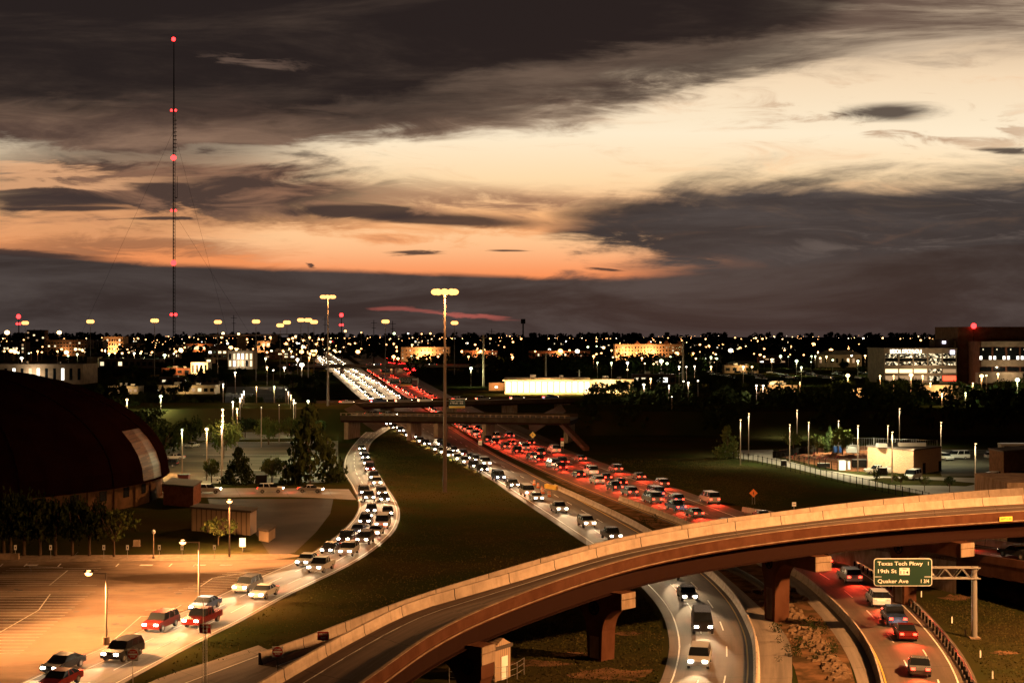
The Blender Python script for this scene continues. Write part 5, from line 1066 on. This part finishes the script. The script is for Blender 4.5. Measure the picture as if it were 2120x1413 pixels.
# beyond the bridges
flow([P(*p) for p in ((768, 828), (735, 798), (700, 770), (668, 745), (645, 726))], False, 11, "the left far westbound lane", G2, 40000, tail_power=0, far=True)
bpy.context.view_layer.update()
flow([P(*p) for p in ((650, 725), (690, 752), (728, 775), (762, 800), (798, 828))], True, 13, "the middle far westbound lane", G2, 40000, tail_power=0, far=True)
flow([P(*p) for p in ((675, 727), (690, 738), (735, 768), (790, 800), (835, 829))], True, 13, "the right far westbound lane", G2, 40000, tail_power=0, far=True)
flow([P(*p) for p in ((762, 768), (800, 792), (850, 820), (885, 845), (915, 862))], False, 11, "the left far eastbound lane", G3, 0, tail_power=9000, far=True)
flow([P(*p) for p in ((790, 768), (835, 792), (880, 815), (930, 845))], False, 12, "the right far eastbound lane", G3, 0, tail_power=9000, far=True)
def on_bridge(a, v, L_, n_, zt, lane, offy, power, s0=.05, s1=.95, toward=True):
    p0 = a + v * s0; p1 = a + v * s1; nn = Vector((-v.y, v.x, 0)).normalized() * offy
    flow([p0 + nn, (p0 + p1) / 2 + nn, p1 + nn], toward, (p1 - p0).length / n_, lane, 'cars on the overpasses', power, tail_power=0 if toward else 6000, far=True, z=.03)
on_bridge(va2, vv2, vL2, 11, 6.3, 'the far overpass', 3.5, 40000)
on_bridge(va3, vv3, vL3, 10, 6.5, "the distant overpass left side", 4, 6000, .05, .5)
on_bridge(va3, vv3, vL3, 9, 6.5, "the distant overpass right side", 9, 0, .45, .95, False)
on_bridge(va, vv, vL, 2, 6.5, 'the near overpass', 4, 2500, .08, .25)
# curving frontage roads beyond, full of lights
flow([P(*p) for p in ((680, 722), (710, 721), (735, 726), (745, 733))], True, 9, 'the left slip road', 'cars on the far slip roads', 9000, tail_power=0, far=True)
flow([P(*p) for p in ((800, 742), (825, 748), (840, 756), (848, 768), (846, 776))], False, 9, 'the right slip road', 'cars on the far slip roads', 0, tail_power=16000, far=True)
flow([P(*p) for p in ((612, 717), (625, 722), (650, 735), (668, 752))], True, 9, 'the far bend of the freeway', 'cars on the far slip roads', 9000, tail_power=0, far=True)
dt = MB()
for pth, kk, n, rr in (([(600, 699), (612, 708), (625, 718), (645, 732)], 'w', 110, 1.1), ([(625, 703), (650, 712), (680, 722), (700, 731)], 'y', 70, 1.1), ([(600, 712), (622, 714), (655, 704), (682, 697)], 'y', 90, 1.2), ([(690, 722), (715, 720), (738, 725)], 'w', 30, .5), ([(660, 700), (700, 710), (745, 730)], 'r', 50, .5), ([(815, 752), (838, 755), (846, 768)], 'r', 24, .35)):
    pp = resample(spline([P(*q_) for q_ in pth], 5), n=n)
    for p in pp: w_ = perp(pp, min(pp.index(p), n - 1)) * RV.uniform(-7, 7); c = p + w_; dt.ball((c.x - .7, c.y, .8), rr, LM[kk], 6, 4).ball((c.x + .9, c.y, .8), rr, LM[kk], 6, 4)
tag(dt.build('distant_traffic'), 'dense far-off traffic lights merging on the freeway bend at centre left', 'traffic', kind='stuff')
# parked vehicles
for k, pt, x, y, rz, lab in (('van', 'white', 1982, 950, 0, 'white passenger van parked side on in the lot behind the brick building'), ('suv', 'white', 1956, 952, 1.9, 'white jeep like car nosing out left of the white passenger van'),
                         ('suv', 'silver', 2060, 950, 3.14, 'silver off roader parked alone at the far right of the lot'), ('van', 'white', 1889, 992, -2.2 + 3.14, 'white van parked at the corner of the brick building'),
                         ('van', 'white', 2053, 998, .9, 'white delivery van with its nose to the camera near the right edge'), ('pickup', 'black', 2083, 1012, 3.3, 'dark pickup truck in front of the white delivery van'),
                         ('suv', 'black', 2100, 992, 0, 'black off roader beside the dark brick building'), ('sedan', 'white', 2112, 1010, 2.3, 'white sedan cut by the right edge beside the dark pickup'),
                         ('sedan', 'white', 362, 951, 0, 'white sedan parked in the campus lot under the tree'), ('suv', 'black', 346, 966, 0, 'black off roader parked just right of the dome'), ('sedan', 'silver', 398, 926, 1.2, 'silver sedan half hidden by the tree beside the campus lot'),
                         ('pickup', 'white', 1817, 980, 0, 'white pickup truck against the lit brick wall')):
    vehicle(k, pt, P(x, y) + Vector((0, 0, .02)), rz, lab, lit=False)
for i in range(38):
    x = 1470 + (i * 53) % 330; y = 771 + (i * 29) % 16; vehicle(['sedan', 'suv', 'van'][i % 3], ['white', 'silver', 'black', 'grey'][i % 4], P(x, y) + Vector((0, 0, .02)), RV.choice([0, 1.57, 3.14, 2.9]), f'small {["white","silver","black","grey"][i%4]} parked car in the far car park, {nth(i)}', 'cars in the far car park', lit=False, far=True)
bus = thing('bus', 'white bus with dark windows behind the building at the right edge', 'bus', P(2110, 944)); MB().box(-4.4, 8, 0, 2.6, .5, 3.1, PAINT['white']).build('body', bus); MB().box(-3.6, 7.5, -.03, 0.01, 1.5, 2.5, GLASS).build('windows', bus)
for x in (-3, 5): MB().tube((x, -.05, .5), (x, .3, .5), .5, .5, BLACK, 12).build('wheel', bus)
# ================================================================== DUMPSTERS, CRATES, YARD CLUTTER
def dumpster(px, py, m, label):
    r = thing('dumpster', label, 'dumpster', P(px, py)); MB().box(-1.0, 1.0, -.8, .8, .15, 1.75, m, None, 1.04).build('bin', r); MB().box(-1.06, 1.06, -.86, .86, 1.76, 1.85, BLACK).build('lid', r)
    for x in (-.8, .8): MB().tube((x - .05, -.6, .1), (x + .05, -.6, .1), .1, .1, BLACK, 8).build('caster', r)
dumpster(381, 1000, mat('maroon_paint', (.10, .015, .012), .6), 'dark red dumpster on the verge right of the dome'); dumpster(541, 1001, DARK, 'black dumpster between the two dark trees')
dumpster(1733, 937, mat('blue_paint', (.02, .06, .2), .5), 'blue dumpster at the back of the fenced works yard')
for i, (x, y, w, h, m, lab) in enumerate(((1744, 974, 1.4, 2.2, SWHITE, 'tall white tank crate at the front of the works yard'), (1758, 973, .5, 2.0, SWHITE, 'narrow white drum beside the tall white tank crate'), (1766, 938, 3, 2.0, SWHITE, 'white box trailer at the back of the works yard'), (1841, 980, .8, 1.4, SWHITE, 'white cube bin against the lit brick wall'), (1780, 968, 3, 1.8, DARK, 'dark metal rack at the left of the brick building'), (1706, 968, 2.6, 1.0, DARK, 'low dark crate inside the yard fence'), (1624, 965, 1, 1.3, DARK, 'small dark box hanging on the long fence'), (1829, 984, 1.6, 1.6, DARK, 'dark equipment box in front of the white pickup'))):
    o = thing('storage_crate', lab, 'crate', P(x, y)); MB().box(-w / 2, w / 2, 0, 1.2, .15, h, m).build('case', o)
    MB().box(-w / 2 - .03, w / 2 + .03, -.03, 1.23, h + .003, h + .08, GALV).box(-w / 2, -w / 2 + .12, .1, .22, 0, .149, BLACK).box(w / 2 - .12, w / 2, .1, .22, 0, .149, BLACK).build('lid', o)
CY = RV
for i in range(14):
    x = 1628 + i * 8 + (i % 3); y = 944 + (i * 7) % 12; r = thing('bicycle', f'parked bicycle in the fenced works yard, {nth(i)} from the left', 'bicycle', P(x, y), .3 + (i % 4) * .2, 'bicycles in the works yard')
    fm_ = MB().tube((-.5, 0, .35), (-.1, 0, .85), .03, .03, SRED if i % 3 else DARK, 5).tube((-.1, 0, .85), (.45, 0, .85), .03, .03, SRED if i % 3 else DARK, 5).tube((.45, 0, .95), (.55, 0, .35), .03, .03, SRED if i % 3 else DARK, 5).tube((-.1, 0, .85), (0, 0, .35), .03, .03, DARK, 5).tube((0, 0, .35), (.45, 0, .85), .03, .03, DARK, 5); fm_.build('frame', r)
    for x_ in (-.5, .55):
        mb = MB()
        for k in range(12): a0, a1 = k * math.pi / 6, (k + 1) * math.pi / 6; mb.tube((x_ + .33 * math.cos(a0), 0, .35 + .33 * math.sin(a0)), (x_ + .33 * math.cos(a1), 0, .35 + .33 * math.sin(a1)), .025, .025, BLACK, 4, False)
        mb.build('wheel', r)
# construction barrels, crash cushion, rubble
ORB = mat('orange_plastic', (.8, .18, .03), .5)
for i, (x, y) in enumerate(((1106, 1004), (1114, 1010), (1122, 1018), (1124, 1022), (1137, 1028))):
    r = thing('traffic_drum', f'orange and white traffic drum in the median, {nth(i)} from the bridge', 'traffic drum', P(x, y), 0, 'traffic drums in the median'); MB().tube((0, 0, .05), (0, 0, 1.05), .3, .22, ORB, 10).build('drum', r); MB().tube((0, 0, .45), (0, 0, .6), .288, .268, SWHITE, 10).tube((0, 0, .75), (0, 0, .88), .255, .24, SWHITE, 10).build('stripe', r); MB().tube((0, 0, 0), (0, 0, .08), .42, .42, BLACK, 10).build('base', r)
r = thing('crash_cushion', 'yellow crash cushion at the start of the median barrier', 'crash cushion', P(1144, 1012), -1.05)
for i in range(5): MB().box(-2.4 + i * .9, -1.65 + i * .9, -.4, .4, 0, .8, SYELLOW).build('module', r)
rub = MB(); RR = random.Random(5)
RB = mat('rubble', (.20, .13, .08), 1, nscale=2, namt=.7)
for i in range(420):
    u = RR.random(); a, b = P(1560 + u * 170, 1225 + u * 190), P(1640 + u * 130, 1205 + u * 190); p = a.lerp(b, .45 + .2 * RR.gauss(0, 1)); s = RR.uniform(.08, .45)
    n0 = len(rub.v); rub.box(p.x - s, p.x + s * RR.uniform(.5, 1.6), p.y - s, p.y + s * RR.uniform(.5, 1.2), -.05, s * RR.uniform(.4, 1.1), RB, None, RR.uniform(.2, .8))
tag(rub.build('rubble'), 'broken earth and rubble strewn between the two carriageways', 'rubble', kind='stuff')
# fences in the yard
def picket(name, label, pts, h, step, dark=DARK, sp_=.16):
    path = resample(spline([P(*p) for p in pts], 1), step=step); root = thing(name, label, 'fence', path[0]); q0 = path[0].copy()
    for p in path[:100]: MB().box(-.07, .07, -.07, .07, 0, h + .12, dark).build('post', root, p - q0)
    mb = MB()
    for i in range(1, len(path)):
        a, b = path[i - 1] - q0, path[i] - q0
        for z in (.15, h): mb.tube(a + Vector((0, 0, z)), b + Vector((0, 0, z)), .035, .035, dark, 4, False)
        n_ = max(2, int((b - a).length / .55))
        for k in range(n_): c = a.lerp(b, k / n_); mb.box(c.x - .014, c.x + .014, c.y - .014, c.y + .014, .1, h + .08, dark)
    mb.build('pickets', root)
picket('iron_fence', 'long dark iron picket fence between the dark field and the yard drive', [(1500, 946), (1580, 962), (1700, 990), (1800, 1012), (1900, 1035), (1990, 1060)], 1.8, 2.6)
picket('iron_fence', 'dark picket fence enclosing the works yard', [(1608, 950), (1640, 957), (1700, 969), (1735, 975)], 1.9, 2.6)
picket('iron_fence', 'picket fence along the back left edge of the works yard', [(1608, 948), (1650, 941), (1702, 936)], 1.9, 3)
picket('tall_mesh_fence', 'tall pale mesh fence behind the brick building', [(1765, 932), (1850, 934), (1940, 938)], 3.2, 5, GALV)
wl4 = MB(); a_, b_ = P(1608, 950), P(1702, 936); v = b_ - a_; nn = Vector((-v.y, v.x, 0)).normalized() * .4 + Vector((0, 3, 0)); wl4.prism([a_ + nn, b_ + nn, b_ + nn + Vector((0, 0, 1.6)), a_ + nn + Vector((0, 0, 1.6))], Vector((0, .3, 0)), BAR); tag(wl4.build('low_wall'), 'low pale concrete wall behind the yard fence', 'wall')
# street sign like barrier walls at the curb left
pl = thing('curb_planter', 'low pale planter wall at the left edge of the curb', 'planter', P(10, 1158)); MB().box(-6, 1.8, 0, .5, 0, .7, CONCR).build('wall', pl); MB().box(-6.05, 1.85, -.05, .55, .703, .8, CONCR).build('coping', pl)
# ================================================================== TREES
TR = {}
def crown_mesh(seed, kind, m, nclump=46, leaf=34, ls=.30):
    rn = random.Random(seed); mb = MB(); 
    for c_ in range(nclump):
        while True:
            p = Vector((rn.uniform(-1, 1), rn.uniform(-1, 1), rn.uniform(-1, 1)))
            if .35 < p.length < 1: break
        if kind == 'round': c0 = Vector((p.x * .82, p.y * .82, .62 + p.z * .30)); r = rn.uniform(.13, .24)
        elif kind == 'cone': z = rn.random() ** 1.3; rr = (1 - z) * .85 + .07; a = rn.uniform(0, 6.28); c0 = Vector((math.cos(a) * rr * rn.uniform(.4, 1), math.sin(a) * rr * rn.uniform(.4, 1), .06 + z * .9)); r = .10 + .13 * (1 - z)
        else: c0 = Vector((p.x * .78, p.y * .78, .66 + p.z * .28)); r = rn.uniform(.10, .2)
        for k in range(leaf):
            q_ = c0 + Vector((rn.gauss(0, 1), rn.gauss(0, 1), rn.gauss(0, .55))) * r * .62; u = Vector((rn.gauss(0, 1), rn.gauss(0, 1), rn.gauss(0, .6))).normalized(); v = u.orthogonal().normalized(); s = ls * rn.uniform(.12, .28)
            v = (v + u.cross(v) * rn.uniform(-1, 1)).normalized(); mb.poly([q_ - u * s, q_ + v * s * .6, q_ + u * s, q_ - v * s * .6], m)
    return mb.mesh('crown')
def trunk_mesh(seed, kind):
    rn = random.Random(seed); mb = MB(); mb.tube((0, 0, 0), (0, 0, .42), .05, .035, BARK, 7)
    for i in range(6):
        a = i * 1.05 + rn.random(); z0 = rn.uniform(.28, .42); e_ = Vector((math.cos(a) * .55, math.sin(a) * .55, rn.uniform(.6, .85))) ; md = Vector((math.cos(a) * .2, math.sin(a) * .2, z0 + .16)); mb.tube((0, 0, z0), md, .03, .02, BARK, 5, False); mb.tube(md, e_, .02, .007, BARK, 5, False)
    if kind == 'cone': mb.tube((0, 0, .4), (0, 0, .95), .035, .01, BARK, 5)
    return mb.mesh('trunk')
for kd in ('round', 'cone', 'thin'):
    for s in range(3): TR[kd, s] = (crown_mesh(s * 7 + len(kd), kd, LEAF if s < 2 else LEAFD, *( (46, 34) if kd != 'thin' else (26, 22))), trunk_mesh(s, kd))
TN = [0]
def tree(px, py, wpx, ytop, kind, label, v=None, group=None, name='tree'):
    b = P(px, py); h = (py - ytop) * b.y / F; w = wpx / 2 * b.y / F; TN[0] += 1; cm, tm = TR[kind, (TN[0] if v is None else v) % 3]
    r = thing(name, label, 'tree', b, TN[0] * 1.3, group); c_ = link('crown', cm, r); c_.scale = (w, w, h); t_ = link('trunk', tm, r); t_.scale = (h * .55, h * .55, h) if kind != 'cone' else (h * .16, h * .16, h * .95); return r
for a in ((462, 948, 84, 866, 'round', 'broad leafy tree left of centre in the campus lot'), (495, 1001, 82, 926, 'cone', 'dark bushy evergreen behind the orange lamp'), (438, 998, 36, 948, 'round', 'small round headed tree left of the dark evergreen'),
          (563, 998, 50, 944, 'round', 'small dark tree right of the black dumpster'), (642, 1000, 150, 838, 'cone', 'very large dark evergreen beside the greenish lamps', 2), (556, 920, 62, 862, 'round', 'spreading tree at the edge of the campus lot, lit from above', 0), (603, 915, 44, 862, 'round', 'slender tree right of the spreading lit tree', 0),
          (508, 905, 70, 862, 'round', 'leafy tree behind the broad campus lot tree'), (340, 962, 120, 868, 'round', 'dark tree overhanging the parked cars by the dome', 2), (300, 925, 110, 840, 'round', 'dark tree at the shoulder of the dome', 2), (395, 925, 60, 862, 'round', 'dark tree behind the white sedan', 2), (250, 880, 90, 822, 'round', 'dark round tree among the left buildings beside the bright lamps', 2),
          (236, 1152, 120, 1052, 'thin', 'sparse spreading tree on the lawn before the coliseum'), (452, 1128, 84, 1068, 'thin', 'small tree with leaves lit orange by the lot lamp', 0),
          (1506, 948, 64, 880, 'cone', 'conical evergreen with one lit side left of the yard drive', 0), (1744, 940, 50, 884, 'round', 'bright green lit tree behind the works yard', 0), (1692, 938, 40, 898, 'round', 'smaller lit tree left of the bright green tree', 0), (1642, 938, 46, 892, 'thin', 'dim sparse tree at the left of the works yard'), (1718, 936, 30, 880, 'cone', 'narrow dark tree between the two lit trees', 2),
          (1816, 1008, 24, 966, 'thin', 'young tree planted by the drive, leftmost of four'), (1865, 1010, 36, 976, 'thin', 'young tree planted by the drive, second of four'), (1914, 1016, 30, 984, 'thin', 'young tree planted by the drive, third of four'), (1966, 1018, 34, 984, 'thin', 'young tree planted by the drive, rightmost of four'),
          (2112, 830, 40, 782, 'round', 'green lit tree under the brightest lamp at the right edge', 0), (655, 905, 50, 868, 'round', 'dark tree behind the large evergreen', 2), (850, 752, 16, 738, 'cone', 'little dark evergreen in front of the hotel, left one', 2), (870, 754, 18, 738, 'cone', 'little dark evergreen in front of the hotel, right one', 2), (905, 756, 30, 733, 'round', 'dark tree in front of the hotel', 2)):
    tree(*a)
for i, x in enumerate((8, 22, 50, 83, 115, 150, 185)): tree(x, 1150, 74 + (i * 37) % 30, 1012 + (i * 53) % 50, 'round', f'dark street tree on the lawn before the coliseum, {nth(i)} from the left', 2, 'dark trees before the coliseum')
RT = random.Random(21)
ZN = ['left of the lamp lined lot', 'along the campus junction', 'by the low pavilions', 'below the white block', 'behind the left campus wings', 'on the left skyline', 'left of the freeway curve', 'along the lamp lined lot', 'below the hotel', 'around the gabled apartments', 'beside the office car park', 'behind the centre car park', 'at the end of the glowing store', 'below the office building', 'below the dark red building', 'before the tan warehouse', 'behind the dome shoulder', 'by the campus junction']
zones = [(205, 430, 808, 838, 16), (330, 620, 846, 866, 9), (175, 345, 765, 800, 16), (345, 520, 776, 800, 14), (120, 420, 738, 765, 12), (0, 600, 722, 745, 22), (520, 700, 770, 815, 12), (430, 660, 800, 808, 5), (900, 1300, 735, 768, 26), (1300, 1700, 745, 775, 18), (1560, 1850, 752, 775, 10), (1320, 1560, 800, 812, 12), (1250, 1340, 812, 822, 7), (1700, 1920, 810, 826, 14), (1930, 2120, 812, 830, 12), (1480, 1760, 818, 832, 16), (190, 330, 845, 880, 9), (340, 450, 850, 880, 5)]
n_ = 0
for zi, (x0, x1, y0, y1, k) in enumerate(zones):
    xs_ = sorted(RT.uniform(x0, x1) for i in range(k))
    for i in range(k):
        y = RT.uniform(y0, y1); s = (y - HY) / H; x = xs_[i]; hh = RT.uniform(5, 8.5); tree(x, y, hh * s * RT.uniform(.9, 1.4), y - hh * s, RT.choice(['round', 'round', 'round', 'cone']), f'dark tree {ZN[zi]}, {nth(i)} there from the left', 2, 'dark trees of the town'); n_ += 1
# far woods: one mass each
def belt(name, label, x0, x1, d0, d1, n, hmin, hmax, seed, leafs=70, ls=1.0):
    rn = random.Random(seed); mb = MB()
    for i in range(n):
        d = rn.uniform(d0, d1); x = (rn.uniform(x0, x1) - CX) / F * d; h = rn.uniform(hmin, hmax); w = h * rn.uniform(.45, .8)
        for k in range(leafs):
            a = rn.uniform(0, 6.283); z = rn.random(); rr = w * math.sqrt(max(0, 1 - (z * 2 - 1) ** 2)) * rn.uniform(.5, 1) if z > .3 else w * .8 * rn.random()
            c = Vector((x + math.cos(a) * rr, d + math.sin(a) * rr, z * h)); u = Vector((rn.gauss(0, 1), rn.gauss(0, 1), rn.gauss(0, 1))).normalized(); v = u.orthogonal().normalized(); s = ls * rn.uniform(.5, 1.1) * h * .11
            mb.poly([c - u * s, c + v * s, c + u * s, c - v * s], LEAFD)
    tag(mb.build(name), label, 'woods', kind='stuff')
belt('woods', 'dark belt of trees filling the valley right of the freeway', 1215, 2180, 430, 640, 330, 5, 9.5, 1)
belt('woods', 'dark tree belt behind the store in the centre distance', 850, 1500, 1000, 1500, 200, 7, 12, 2, 50, 1.3)
belt('distant_woods', 'flat dark treetops of the distant town along the horizon', -60, 2200, 1700, 5200, 900, 9, 16, 3, 26, 2.2)
belt('distant_woods', 'uneven dark treeline right on the horizon', -60, 2200, 6500, 9000, 420, 16, 34, 4, 24, 3)
belt('shrubs', 'scrubby dark bushes in the median rubble', 1600, 1730, 132, 148, 26, .5, 1.3, 6, 60, .8)
belt('shrubs', 'dry bushes in the dark strip between the carriageways', 1325, 1372, 224, 234, 8, .5, 1.1, 7, 60, .8)
# grass tufts where the lawn meets the light
gt = MB(); RG = random.Random(9); GT = mat('grass_blades', (.040, .040, .011), 1, nscale=.15, ncol=(.075, .055, .020), namt=.8, spec=.05)
polys = [((300, 1413), (420, 1345), (560, 1290), (760, 1190), (830, 1130), (1180, 1140), (1000, 1200), (760, 1270), (560, 1345), (400, 1400)), ]
def inside(p, poly):
    r = False; j = len(poly) - 1
    for i in range(len(poly)):
        if (poly[i][1] > p[1]) != (poly[j][1] > p[1]) and p[0] < (poly[j][0] - poly[i][0]) * (p[1] - poly[i][1]) / (poly[j][1] - poly[i][1]) + poly[i][0]: r = not r
        j = i
    return r
wp = [tuple(P(*q_)[:2]) for q_ in ((285, 1413), (410, 1342), (610, 1230), (728, 1174), (792, 1133), (830, 1092), (832, 1050), (806, 1005), (782, 965), (772, 935), (790, 900), (820, 885), (900, 932), (1000, 990), (1100, 1057), (1205, 1130), (1150, 1150), (1000, 1195), (760, 1270), (540, 1350), (420, 1375), (330, 1410))]
xs_ = [p[0] for p in wp]; ys_ = [p[1] for p in wp]; cnt_ = 0
lawns = [(wp, 34000), ([tuple(P(*q_)[:2]) for q_ in ((1905, 1245), (2010, 1225), (2180, 1300), (2180, 1450), (2070, 1450), (2020, 1370), (1965, 1300))], 5000), ([tuple(P(*q_)[:2]) for q_ in ((1000, 1300), (1100, 1240), (1290, 1190), (1350, 1255), (1375, 1320), (1360, 1420), (1050, 1420))], 7000),
         ([tuple(P(*q_)[:2]) for q_ in ((1260, 948), (1500, 950), (1700, 1000), (1600, 1050), (1545, 1052), (1400, 1003))], 9000)]
seq = [q_ for q_, k_ in lawns for _ in range(int(k_ * 1.3))]
for wp in seq:
    xs_ = [p[0] for p in wp]; ys_ = [p[1] for p in wp]
    x, y = RG.uniform(min(xs_), max(xs_)), RG.uniform(min(ys_), max(ys_))
    if not inside((x, y), wp): continue
    cnt_ += 1; a = RG.uniform(0, 3.14); h = RG.uniform(.04, .13); w = .10; lx, ly = RG.uniform(-.08, .08), RG.uniform(-.08, .08)
    gt.poly([(x - math.cos(a) * w, y - math.sin(a) * w, -.01), (x + math.cos(a) * w, y + math.sin(a) * w, -.01), (x + lx, y + ly, h)], GT)
tag(gt.build('grass'), 'rough mown grass on the bank between the frontage road and the ramps', 'grass', kind='stuff')
print('cars', NCAR[0], 'trees', TN[0])
